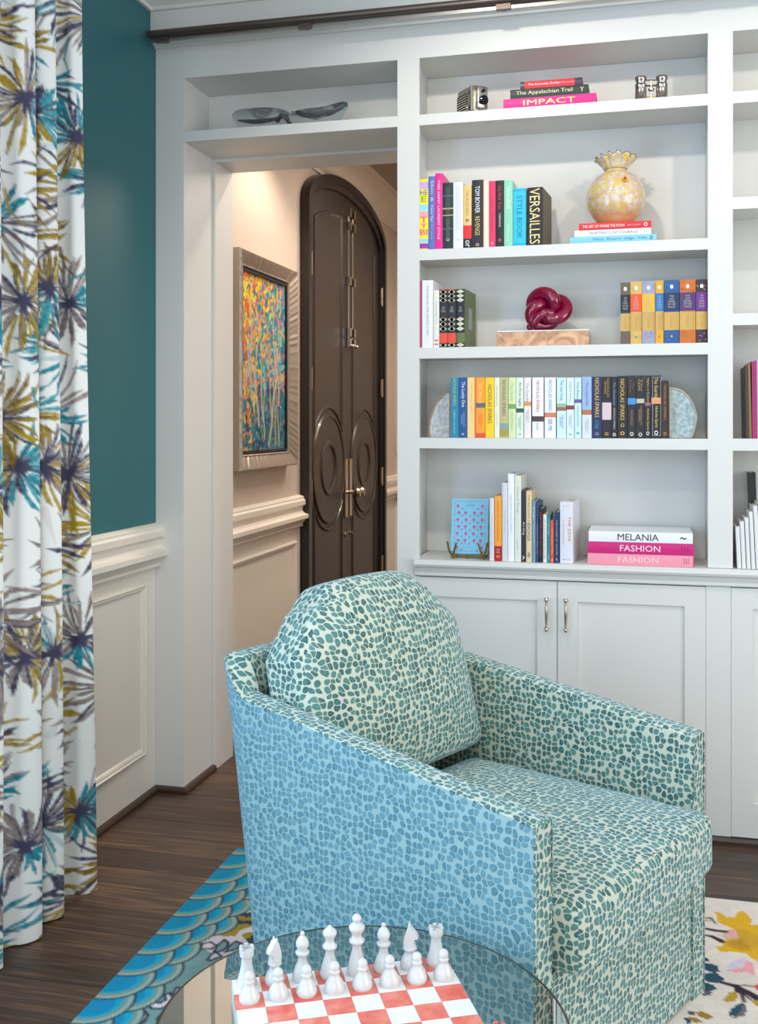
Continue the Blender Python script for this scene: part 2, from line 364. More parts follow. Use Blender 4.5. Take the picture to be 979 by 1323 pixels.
def leaf(sgn):
    bm = bm_(); xs = [i/12*.757 for i in range(13)]
    top = [archz(x, .76, 2.46, .213) for x in xs]
    poly = [(sgn*.002, .01)]+[(sgn*max(x, .002), z) for x, z in zip(xs, top)]+[(sgn*.757, .01)]
    prism(bm, poly, -.012, -.002, 'y')
    lf = link('door_leaf', bm, DOORM, door)
    # upper panel: raised field with moulding around
    def panel(P, nm):
        bm = bm_(); c = (sum(p[0] for p in P)/len(P), sum(p[1] for p in P)/len(P))
        def ins(k): 
            r = []
            N = len(P)
            for i in range(N):
                a, b, d = Vector(P[i-1]), Vector(P[i]), Vector(P[(i+1) % N]); e1 = (b-a).normalized(); e2 = (d-b).normalized()
                n1 = Vector((-e1.y, e1.x)); n2 = Vector((-e2.y, e2.x)); m = n1+n2; m = m/max(.3, m.length**2/2); r.append(b+m*k)
            return r
        area_ = sum(P[i-1][0]*P[i][1]-P[i][0]*P[i-1][1] for i in range(len(P))); s = 1 if area_ > 0 else -1
        lv = [(0, -.012), (.004, -.020), (.012, -.021), (.020, -.013), (.028, -.008), (.040, -.008)]
        rr = [[bm.verts.new((q.x, yy, q.y)) for q in ins(s*k)] for k, yy in lv]
        N = len(P)
        for a, b in zip(rr, rr[1:]):
            for i in range(N): bm.faces.new((a[i], a[(i+1) % N], b[(i+1) % N], b[i]))
        bm.faces.new(rr[-1])
        link(nm, bm, DOORM, lf, True, 30)
    xa, xb = .11, .65; xc = (xa+xb)/2; cz = 1.10; rb = .31
    arc = [(xa+(xb-xa)*i/10, archz(xa+(xb-xa)*i/10, .76, 2.46, .213)-.12) for i in range(11)]
    def cut(sg, zoff): return [(xc+(rb+.02)*math.cos(t), cz+sg*(rb+.02)*math.sin(t)) for t in [math.acos((xb-xc)/(rb+.02))+(math.pi-2*math.acos((xb-xc)/(rb+.02)))*i/8 for i in range(9)]]
    up = arc+[(x, z) for x, z in cut(1, 0)]
    panel([(sgn*x, z) for x, z in up], 'upper_panel')
    lo = [(xa, .16), (xb, .16)]+cut(-1, 0)
    panel([(sgn*x, z) for x, z in lo], 'lower_panel')
    bm = bm_()
    Mx = Matrix.Rotation(R(90), 4, 'X')
    prof = [(.0, .008), (.09, .008), (.112, .004), (.122, .012), (.13, .021), (.145, .023), (.155, .014), (.165, .0155), (rb-.028, .0155), (rb-.022, .022), (rb-.008, .023), (rb, .011)]
    lathe(bm, prof, 40, (sgn*xc, -.002, cz), Mx)
    link('medallion', bm, DOORM, lf, True, 30)
    for z in (2.18, 1.58, 1.0, .42):
        bm = bm_(); tube(bm, [(sgn*.765, -.036, z-.06), (sgn*.765, -.036, z+.06)], .008, 8); box(bm, sgn*.765-.02, sgn*.765+.02, -.034, -.029, z-.05, z+.05)
        link('hinge', bm, NICKEL, lf)
    # surface bolt
    bm = bm_(); bx_ = sgn*.045; zt_ = 2.60 if sgn < 0 else 2.60
    tube(bm, [(bx_, -.034, 1.80), (bx_, -.034, zt_)], .007, 8)
    for z in (1.82, 1.88, 2.18, 2.50, zt_-.02): box(bm, bx_-.018, bx_+.018, -.05, -.012, z-.025, z+.025)
    ball(bm, (bx_, -.06, 1.80), .012)
    link('surface_bolt', bm, CHROME, lf, True)
    bxo('lock_plate', sgn*.045-.026, sgn*.045+.026, -.026, -.012, .80, 1.14, NICKEL, lf, .003)
    bm = bm_(); lathe(bm, [(.009, 0), (.009, .04), (.014, .045), (.028, .06), (.031, .072), (.024, .086), (0, .092)], 20, (sgn*.045, -.02, .945), Mx)
    link('door_knob', bm, NICKEL, lf, True)
    bm = bm_(); lathe(bm, [(.016, 0), (.016, .006), (.008, .012), (.008, .02), (0, .022)], 16, (sgn*.05, -.012, .70), Mx); link('thumb_turn', bm, NICKEL, lf, True)
leaf(-1); leaf(1)
# ================================================================== PICTURE in the hall
pic = empty('framed_painting', (XH+.008, 4.54, 1.62), R(90), 'colourful abstract painting in a ribbed silver frame on the hall wall left of the door', 'painting')
bm = bm_(); hw, hh = .379, .474; prof = [(0, 0), (0, .042), (.006, .05), (.02, .046), (.05, .034), (.068, .026), (.073, .03), (.078, .026), (.08, .012)]
rows = [[] for _ in range(0)]
for sx, sz in ((-1, -1), (1, -1), (1, 1), (-1, 1)):
    rows.append([(sx*(hw-i), -d, sz*(hh-i*.85)) for i, d in prof])
for i in range(4):
    a, b = rows[i], rows[(i+1) % 4]; n = 60 if i % 2 else 48; prev = None
    for s in range(n+1):
        t = s/n; rr = random.uniform(-.0012, .0022)*(s % 2*2-1); cur = []
        for j, (p, q) in enumerate(zip(a, b)):
            v = Vector(p).lerp(Vector(q), t)
            if 1 < j < 6 and 0 < s < n: v.y += rr
            cur.append(bm.verts.new(v))
        if prev:
            for j in range(len(cur)-1): bm.faces.new((prev[j], prev[j+1], cur[j+1], cur[j]))
        prev = cur
bmesh.ops.remove_doubles(bm, verts=bm.verts[:], dist=.0002)
link('frame', bm, mat((176, 166, 154), .38, .7, bump=.3, bscale=120, name='silver_leaf'), pic)
bm = bm_()
for x0, x1, z0, z1 in ((-.30, .30, .392, .403), (-.30, .30, -.403, -.392), (-.30, -.289, -.392, .392), (.289, .30, -.392, .392)): box(bm, x0, x1, -.022, -.008, z0, z1)
link('liner', bm, mat((22, 24, 30), .5), pic)
cv = Canvas(.58, .786, .004, (60, 120, 140)); rr = random.Random(9)
for k in range(900):
    x, y_ = rr.random()*.58, rr.random()*.786; fx, fy = x/.58, y_/.786
    warm = (1-fx)*1.2+fy*.9
    if warm+rr.uniform(-.35, .35) > 1.25: c = rr.choice([(235, 205, 40), (240, 160, 40), (225, 220, 60), (220, 90, 50), (230, 130, 50)])
    elif fy < .35: c = rr.choice([(20, 70, 110), (15, 110, 160), (30, 60, 80), (20, 120, 130), (60, 130, 60)])
    else: c = rr.choice([(40, 140, 180), (90, 190, 200), (30, 90, 150), (120, 200, 170), (210, 110, 130), (80, 160, 120), (235, 170, 60)])
    a = rr.random()*6.28; l = rr.uniform(.015, .05); cv.stroke([(x, y_), (x+l*math.cos(a), y_+l*math.sin(a))], rr.uniform(.006, .016), .003, c, .9)
for k in range(15):
    x = rr.uniform(.05, .55); y_ = rr.uniform(0, .3); p = [(x, y_)]; a = 1.57+rr.uniform(-.5, .5)
    for s in range(8): a += rr.uniform(-.5, .5); a = a*.8+1.57*.2; x += .05*math.cos(a); y_ += .06*math.sin(a); p.append((x, y_))
    cv.stroke(p, rr.uniform(.006, .015), .002, rr.choice([(205, 180, 160), (190, 160, 140), (225, 170, 150), (180, 175, 165)]), .85)
for k in range(500):
    x, y_ = rr.random()*.58, rr.random()*.786; c = rr.choice([(240, 210, 60), (30, 150, 200), (235, 120, 60), (240, 190, 200), (20, 50, 90), (120, 200, 90), (30, 170, 210)]); a = rr.random()*6.28; l = rr.uniform(.006, .02)
    cv.stroke([(x, y_), (x+l*math.cos(a), y_+l*math.sin(a))], rr.uniform(.002, .004), .001, c, .9)
grid_obj('canvas', cv, lambda X, Y: np.c_[X-.29, np.full(len(X), -.012), Y-.393], attrmat('oil_paint', .45), pic)
# ================================================================== BOOKCASE
bc = empty('bookcase', (-.8, Y0, .883), 0, 'white built-in bookcase framing the doorway, with open shelves above cabinets', 'bookcase')
def wb(name, x0, x1, y0, y1, z0, z1, bev=0, m=None):
    return bxo(name, x0+.8, x1+.8, y0-Y0, y1-Y0, z0-.883, z1-.883, m or WHITE, bc, bev)
ZT = 2.7214
wb('stile', XL+.001, -1.6216, Y0, Y0+.02, .0221, ZT)
wb('stile', -.8224, -.7452, Y0, Y0+.02, .0221, ZT)
wb('stile', .205, .2815, Y0, Y0+.02, .884, ZT)
wb('stile', 1.25, 1.34, Y0, Y0+.02, .884, ZT)
wb('header', -1.6216, -.8224, Y0, Y0+.02, 2.6074, ZT); wb('header', -.7452, .205, Y0, Y0+.02, 2.6074, ZT); wb('header', .2815, 1.25, Y0, Y0+.02, 2.6074, ZT)
# passage: side panel, niche shelf, niche back
wb('side_panel', XL+.001, -1.6216, Y0+.0205, 3.81, .0225, 2.70); wb('side_panel', -.8224, -.764, Y0+.0205, 3.81, .001, 2.70)
wb('side_panel', .2104, .276, Y0+.0205, 3.77, .884, 2.70); wb('side_panel', 1.256, 1.34, Y0+.0205, 3.77, .884, 2.70)
wb('shelf', -1.6216, -.8224, Y0, 3.81, 2.376, 2.4134)
for x0, x1 in ((-1.6212, -.8228), (-.7636, .2100), (.2764, 1.2556)):
    wb('back_panel', x0, x1, 3.771, 3.79, 2.414 if x0 < -1 else .884, 2.6075)
    wb('top_panel', x0, x1, Y0+.0205, 3.77, 2.6078, 2.63)
for z0, z1 in ((2.3755, 2.4125), (1.9105, 1.947), (1.572, 1.6095), (1.2632, 1.2993)): 
    wb('shelf', -.7452, .205, Y0+.0005, Y0+.02, z0, z1); wb('shelf_board', -.7634, .2102, Y0+.0202, 3.7705, z0+.006, z1)
for z0, z1 in ((2.3755, 2.4125), (2.036, 2.074), (1.664, 1.7015), (1.2615, 1.3)):
    wb('shelf', .2815, 1.25, Y0+.0005, Y0+.02, z0, z1); wb('shelf_board', .2762, 1.2558, Y0+.0202, 3.7705, z0+.006, z1)
# frieze + bead above the face frame
bm = bm_(); sweep(bm, [(0, ZT), (.012, ZT), (.014, ZT+.008), (.03, ZT+.014), (.045, ZT+.014), (.045, 2.843), (0, 2.843)], [(1.7, Y0), (XL+.001, Y0)])
o = link('trim_9', bm, WHITE); o['kind'] = 'structure'
# ladder rail
rail = empty('ladder_rail', (-.5, 3.42, 2.73), 0, 'dark bronze library ladder rail fixed along the top of the bookcase', 'rail')
bm = bm_(); tube(bm, [(-1.205, 0, 0), (2.1, 0, 0)], .0125, 14); link('rail_tube', bm, BRONZE, rail, True)
bm = bm_(); box(bm, -1.20, 2.1, .012, .018, -.026, -.006); link('rail_strip', bm, mat((170, 165, 158), .3, .9), rail)
for xx in (-1.15, -.62, .06, .7): 
    bm = bm_(); box(bm, xx-.024, xx+.024, .0, .018, -.030, -.010); box(bm, xx-.008, xx+.008, .018, .0335, -.026, -.012); link('bracket', bm, BRONZE, rail)
# ---- countertop with moulded nose
bm = bm_()
NOSE = [(-.25, .883), (.022, .883), (.030, .878), (.032, .868), (.028, .860), (.018, .856), (.014, .846), (.010, .838), (.012, .834), (.012, .829), (0, .827), (0, .8245), (-.25, .8245)]
sweep(bm, [(-a if True else a, z) for a, z in NOSE], [(-.758, Y0), (1.34, Y0)])
o = link('countertop', bm, WHITE, None, True, 25); tag(o, 'continuous white moulded ledge on top of the lower cabinets', 'countertop')
# ---- base cabinets
def cabinet(x0, x1, label, doors):
    c = empty('base_cabinet', (x0, Y0, .0), 0, label, 'cabinet', 'white base cabinets under the bookcase')
    bxo('carcass', 0, x1-x0, .021, .24, .024, .8235, WHITE, c)
    for a, b, hx in doors:
        a -= x0; b -= x0; z0, z1 = .0245, .8215; r_ = .0655; rb_ = .109
        bm = bm_(); box(bm, a, a+r_, -.001, .0195, z0, z1); box(bm, b-r_, b, -.001, .0195, z0, z1); box(bm, a+r_, b-r_, -.001, .0195, z1-r_, z1); box(bm, a+r_, b-r_, -.001, .0195, z0, z0+rb_)
        box(bm, a+r_, b-r_, .007, .016, z0+rb_, z1-r_)
        for s in (1,):   # inner sticking bead
            pass
        d = link('door', bm, WHITE, c)
        if hx is None: continue
        hx_ = hx-x0; bm = bm_(); z0, z1 = .664, .762
        def rf(t): return .0028+.0030*math.sin(math.pi*t)**2
        tube(bm, [(hx_, -.024, z0+(z1-z0)*i/10) for i in range(11)], 0, 10, rf=rf)
        for z in (z0, z1): ball(bm, (hx_, -.024, z), .0068, 1.2); tube(bm, [(hx_, -.001, z), (hx_, -.024, z)], .0038, 8); lathe(bm, [(.008, 0), (.008, .002), (.004, .004)], 12, (hx_, -.001, z), Matrix.Rotation(R(90), 4, 'X'))
        for z in (z0+.014, z1-.014): ball(bm, (hx_, -.024, z), .0046, .6)
        link('handle', bm, CHROME, d, True)
    return c
cabinet(-.752, .236, 'two-door white shaker base cabinet behind the armchair, with two nickel pulls', [(-.7505, -.2762, -.3095), (-.2738, .1985, -.2458)])
cabinet(.238, 1.34, 'white shaker base cabinet cut off by the right edge of the photo', [(.2765, .79, None), (.792, 1.30, None)])
for x0, x1, lb in ((.1995, .2755, 0),):
    wb('lower_stile', x0, x1, Y0-.0005, Y0+.0198, .0226, .8235)
# ================================================================== BOOKS
def book(cx, cz, w_, h_, dep, yf, col, label, group=None, texts=(), bands=(), rot=0, lie=False, tilt=0, rough=.45, round_=.0015, pages=None, extra=None, lean=0):
    """spine faces -Y. cx = left edge x (or right edge when lying), cz = z of the surface it stands on"""
    b = empty('book', (cx, yf, cz), rot, label, 'book', group)
    if lie: b.rotation_euler = (0, -R(90), rot)
    if lean: b.rotation_euler = (0, lean, rot)
    t = min(.003, w_*.18); bm = bm_(); nb = 5
    poly = [(0, dep)]+[(w_*i/nb, -round_*math.sin(math.pi*i/nb)) for i in range(nb+1)]+[(w_, dep), (w_-t, dep), (w_-t, t), (t, t), (t, dep)]
    prism(bm, poly, 0, h_); link('cover', bm, mat(col, rough, coat=.1), b)
    bxo('pages', t, w_-t, t, dep-.004, .003, h_-.004, pages or PAGES, b)
    k = 0
    for z0, z1, c, *mt in bands:
        bm = bm_(); q = [(w_*i/nb, -round_*math.sin(math.pi*i/nb)-.0002-.00004*k) for i in range(nb+1)]
        prism(bm, q+[(w_, .0008), (0, .0008)], h_*z0, h_*z1); link('spine_band', bm, mat(c, .35, *(mt or [0])), b); k += 1
    for s, zc, L, Hh, c, *more in texts:
        ori = more[0] if more else 'down'; mt = more[1] if len(more) > 1 else 0
        text_mesh(s, L*h_ if ori == 'down' else L*w_, Hh*w_ if ori == 'down' else Hh*h_, c, b, (w_/2, -round_-.0006, h_*zc), ori, .35 if mt else .5, mt)
    return b
def row(z, yf, specs, group, dep=.15):
    for sp in specs:
        u0, u1, vt, col, label = sp[:5]; kw = dict(sp[5]) if len(sp) > 5 else {}
        a = PY(u0, vt, yf); b = PY(u1, vt, yf); g = .0004
        book(a.x+g, z+.0006, b.x-a.x-2*g, a.z-z, kw.pop('dep', dep), yf, col, label, group, **kw)
K = (20, 20, 22); Wt = (240, 240, 238); GO = (200, 170, 90)
def c1(x): return x/4.45+520
def v1(y_): return y_/4.45+190
row(1.947, 3.556, [
 (541.8, c1(148), v1(187), (248, 222, 30), 'yellow book with bright multicoloured block letters at the left end of its row', dict(bands=[(.86, .96, (200, 160, 215)), (.55, .64, (150, 210, 240)), (.46, .54, (240, 160, 170)), (.10, .16, (150, 205, 235)), (.02, .09, (150, 50, 160))],
   texts=[('HE', .81, .8, .07, (20, 60, 180), 'flat'), ('E', .72, .6, .08, (40, 170, 80), 'flat'), ('T', .42, .7, .09, (235, 30, 130), 'flat'), ('Y', .34, .7, .07, (235, 30, 130), 'flat'), ('BI', .25, .8, .08, (230, 30, 120), 'flat')])),
 (c1(148), c1(187), v1(170), (92, 110, 178), 'periwinkle blue book with pale script title second from left beside the yellow one', dict(texts=[('Slim & Girly', .66, .56, .5, (200, 215, 235)), ('a life story', .26, .25, .25, (180, 195, 225))], bands=[])),
 (c1(187), c1(230), v1(153), (240, 25, 140), 'tall hot pink book with pale spine lettering', dict(texts=[('YVES SAINT LAURENT STYLE', .52, .78, .34, (250, 225, 235))], dep=.18)),
 (c1(230), c1(291), v1(208), (22, 40, 38), 'black green book with fine gold and silver lines', dict(bands=[(.60, .62, GO), (.50, .515, GO), (.8, .805, (150, 170, 170)), (.3, .305, (150, 170, 170))], texts=[('||||||||||||||||||||||||', .7, .45, .45, (90, 110, 110)), ('|||||||||||||||', .3, .3, .35, (120, 135, 120)), ('o', .14, .04, .3, Wt)])),
 (c1(291), c1(348), v1(205), (228, 230, 236), 'plain white book with faint grey spine lines beside the black green one', dict(texts=[('||||||||||||||||||||||||||', .6, .66, .5, (200, 204, 212)), ('o', .13, .03, .25, (160, 165, 175))])),
 (c1(348), c1(397), v1(222), (232, 192, 118), 'tan book with a red block and black foot on the spine', dict(bands=[(.15, .36, (225, 40, 35)), (0, .15, K)], texts=[('THE BLUE BIRD', .72, .4, .35, (190, 150, 80)), ('&', .44, .05, .4, (60, 50, 110)), ('or', .07, .11, .5, Wt)])),
 (c1(398), c1(463), v1(192), (30, 30, 40), 'tall black book with white and gold block capitals', dict(texts=[('TOM BOWER', .71, .40, .42, Wt), ('REVENGE', .32, .28, .42, (220, 190, 120)), ('o', .045, .04, .3, (235, 205, 140))], dep=.17)),
 (c1(463), c1(496), v1(198), (236, 226, 205), 'narrow cream book with an orange edge', dict(bands=[], texts=[])),
 (c1(496), c1(534), v1(197), (240, 50, 95), 'pink red book with dark lettering', dict(texts=[('Emily Whitfield', .5, .5, .28, (90, 10, 60)), ('o', .06, .04, .35, (250, 220, 230))])),
 (c1(534), c1(583), v1(195), (26, 24, 28), 'black book with a red script title and pink dot', dict(texts=[("It's Not You", .74, .34, .42, (220, 40, 50)), ('ramona', .4, .2, .2, (220, 215, 215)), ('o', .1, .05, .35, (235, 90, 140))])),
 (c1(583), c1(634), v1(193), (140, 208, 176), 'mint green book with white script', dict(texts=[('Windfall', .74, .34, .45, (235, 245, 240)), ('stories', .2, .25, .3, (210, 235, 225))], dep=.17)),
 (c1(635), c1(711), v1(239), (40, 190, 222), 'turquoise book lettered down the spine', dict(texts=[('STYLE BOOK', .5, .74, .4, (20, 110, 150))], bands=[(.955, .965, (20, 120, 160)), (.03, .04, (20, 120, 160))])),
], 'books on the upper shelf beside the vase')
a = PY(c1(714), v1(232), 3.54)
book(a.x, 1.9476, .052, a.z-1.947, .175, 3.55, (28, 24, 22), 'thick black book with big gold capitals, angled to show its brown cover', None, texts=[('VERSAILLES', .5, .96, .66, (235, 215, 150), 'down', .3)], rot=-R(5), extra=None)
ob = bpy.data.objects[-1] if False else None
bk = [o for o in C.objects if o.get('label', '').startswith('thick black book with big gold')][0]
bm = bm_(); box(bm, .052, .0526, .006, .17, .002, a.z-1.947-.002); link('cover_print', bm, mat((100, 84, 68), .5, bump=.4, bscale=30), bk)
# lying stacks
def stack(items, yf, z, group=None):
    for u0, u1, v0, v1_, col, label, txt, kw in items:
        a = PY(u0, v0, yf); b = PY(u1, v0, yf); th = kw.pop('th')
        dep = kw.pop('dep', .17)
        book(b.x, z, th, b.x-a.x, dep, yf, col, label, group, texts=txt, lie=True, **kw); z += th+.0004
    return z
zst = stack([(736, 848, 310, 0, (130, 195, 225), 'light blue book at the bottom of the stack under the glass vase', [('Miles  River\'s  Edge  Vale', .42, .62, .5, (50, 120, 160)), ('o', .06, .03, .6, (20, 60, 90))], dict(th=.0215, dep=.18)),
 (742, 841, 303, 0, (226, 228, 232), 'white book in the middle of the stack under the glass vase', [('PORTRAITS OF COURAGE', .48, .62, .42, (130, 134, 142))], dict(th=.021, dep=.18)),
 (747.8, 841.4, 296, 0, (214, 40, 48), 'red book on top of the stack under the glass vase', [('THE ART OF WINNIE THE POOH', .66, .58, .40, Wt), ('James Campbell', .24, .18, .25, (245, 200, 200)), ('o', .08, .05, .6, Wt)], dict(th=.023, dep=.175))], 3.556, 1.9476, 'books stacked under the glass vase')
def vX(name): pass
# correct lying books: head to the left, so their text fraction runs from the foot (right); flip handled below
stack([(650, 770, 135, 0, (236, 20, 130), 'wide magenta book at the bottom of the stack beside the silver camera', [('IMPACT', .50, .56, .55, (225, 190, 110), 'down', .2)], dict(th=.033, dep=.19)),
 (659, 760, 120, 0, (24, 44, 44), 'dark green book with cream title, middle of the stack beside the silver camera', [('The Appalachian Trail', .56, .72, .55, (228, 220, 170)), ('Y', .08, .05, .5, (228, 220, 170))], dict(th=.030, dep=.18)),
 (672, 752, 107, 0, (214, 34, 50), 'small red book with dark ends on top of the stack beside the silver camera', [('The Kentucky Derby', .62, .5, .45, (240, 225, 225)), ('the first saturday', .25, .24, .25, (250, 190, 190))], dict(th=.024, dep=.16, bands=[(0, .12, (50, 46, 60)), (.93, 1, (50, 46, 60))]))], 3.556, 2.4130, 'books stacked beside the silver camera')
# Row C
def c4(x): return x/4.079+520
def v4(y_): return y_/4.079+330
GRP = 'books at the left end of the middle shelf'
row(1.6095, 3.556, [
 (541.6, c4(103), v4(135), (160, 60, 100), 'thin maroon book against the left side of the middle shelf', dict(round_=.0006)),
 (c4(103), c4(161), v4(133), (230, 230, 234), 'tall white book with faint grey lettering beside the maroon one', dict(texts=[('THE MAN IN THE WHITE COAT', .55, .75, .22, (150, 156, 172))], dep=.2)),
 (c4(162), c4(195), v4(185), (232, 226, 214), 'narrow cream book with small red marks at its foot', dict(texts=[('a long walk home', .6, .4, .25, (140, 150, 170)), ('||', .09, .09, .6, (210, 50, 90), 'down')]))], GRP)
def harl(u0, u1, vt, base, foot, label, rot=0, dep=.15):
    a = PY(u0, vt, 3.556); b = PY(u1, vt, 3.556); h_ = a.z-1.6095; w_ = b.x-a.x-.0008
    bk = book(a.x+.0004, 1.6101, w_, h_, dep, 3.556, base, label, GRP+' with harlequin spines', bands=[(0, .99, K), (.075, .245, foot)], rot=rot)
    cr = mat((236, 232, 205), .5)
    bm = bm_()
    for z0, z1, n in ((.77, .99, 3), (.275, .52, 3), (.0, .075, 1)):
        for i in range(n):
            za = h_*(z0+(z1-z0)*i/n); zb = h_*(z0+(z1-z0)*(i+1)/n); zm = (za+zb)/2
            for p in (((.04, zm), (.5, za), (.96, zm), (.5, zb)), ((.5, za), (.0, za), (.12, za+(zm-za)*.4)) if False else ((.2, zm), (.5, zb), (.8, zm), (.5, za))):
                bm.faces.new([bm.verts.new((w_*x, -.0025, z)) for x, z in p])
    link('harlequin_print', bm, cr, bk)
    text_mesh('THE\nOLD\nTALES', w_*.5, h_*.09, (190, 190, 180), bk, (w_/2, -.0024, h_*.65), 'flat')
    return bk, w_, h_
harl(c4(192), c4(236), v4(180), (226, 60, 30), (232, 70, 40), 'left red-edged book with a black and cream harlequin spine')
harl(c4(237), c4(281), v4(180), (226, 60, 30), (228, 66, 38), 'second red-edged harlequin book, beside the olive green one')
bk, w_, h_ = harl(c4(282), c4(328), v4(178), (92, 106, 52), (98, 112, 56), 'olive green harlequin book angled to show its cover', -R(4), .17)
bm = bm_(); box(bm, w_, w_+.0006, .06, .11, h_*.33, h_*.7); link('cover_print', bm, mat((150, 150, 150), .5), bk)
def c5(x): return x/3.932+730
def v5(y_): return y_/3.932+190
cls = [(280, 331, 690, (100, 88, 72), (34, 36, 46), (130, 40, 90)), (331, 389, 685, (208, 170, 96), (228, 84, 36), (90, 130, 50)), (390, 456, 683, (150, 152, 176), (224, 176, 40), (230, 110, 60)),
       (457, 500, 680, (222, 160, 40), (40, 116, 184), (230, 90, 40)), (501, 580, 678, (28, 84, 140), (24, 50, 84), (235, 170, 90)), (581, 663, 676, (196, 104, 30), (76, 50, 102), (110, 140, 60)), (664, 722, 674, (52, 32, 52), (104, 44, 130), (140, 70, 160))]
nm = ['grey brown clothbound classic with a black title block and gold foil', 'tan classic with an orange title block and gold foil', 'lavender grey classic with a yellow title block', 'narrow floral classic with a blue title block', 'wide navy classic with a gold foil band', 'burnt orange classic with a purple title block', 'dark plum classic with violet title block against the right post']
for i, (a_, b_, t_, base, blk, dot) in enumerate(cls):
    u0, u1 = c5(a_), c5(b_); A = PY(u0, v5(t_), 3.556); B = PY(u1, 0, 3.556); h_ = A.z-1.6095; w_ = min(B.x, .2044)-A.x-.0008
    bk = book(A.x+.0004, 1.6101, w_, h_, .14, 3.556, base, nm[i], 'classics with foil bands at the right end of the middle shelf', round_=.002,
        bands=[(.51, .80, blk), (.21, .495, (190, 152, 86), .5)], texts=[('THE\nOLD\nNOVEL\nOF THE\nHOUSE', .66, .5, .2, (190, 180, 180), 'flat'), ('THE CLASSIC', .35, .2, .16, (160, 130, 80))])
    bm = bm_(); M_ = Matrix.Rotation(R(90), 4, 'X')
    lathe(bm, [(.0, 0), (.0052, 0), (.0052, .0003), (0, .0004)], 14, (w_/2, -.0022, h_*.895), M_ @ Matrix.Diagonal((1, 1.3, 1, 1))); link('badge', bm, mat((240, 236, 225), .5), bk)
    bm = bm_(); lathe(bm, [(.0, 0), (.0034, 0), (.0034, .0003), (0, .0004)], 10, (w_/2, -.0022, h_*.11), M_); link('badge', bm, mat(dot, .5), bk)
    bm = bm_(); rr = random.Random(i)
    acc = [(130, 118, 96), (190, 150, 70), (110, 110, 140), (240, 200, 60), (30, 130, 190), (150, 60, 20), (210, 180, 50)][i]
    for k in range(14):
        z = h_*rr.choice([rr.uniform(.82, .98), rr.uniform(.02, .18)]); x = rr.uniform(.08, .92)*w_; an = rr.random()*3.14; l = .004
        if abs(x-w_/2) < .005: continue
        p = [(x+l*math.cos(an), z+l*math.sin(an)), (x-.0012*math.sin(an), z+.0012*math.cos(an)), (x-l*math.cos(an), z-l*math.sin(an)), (x+.0012*math.sin(an), z-.0012*math.cos(an))]
        bm.faces.new([bm.verts.new((min(max(q[0], .001), w_-.001), -.0023, min(max(q[1], .001), h_-.001))) for q in p])
    link('spine_print', bm, mat(acc, .5), bk)
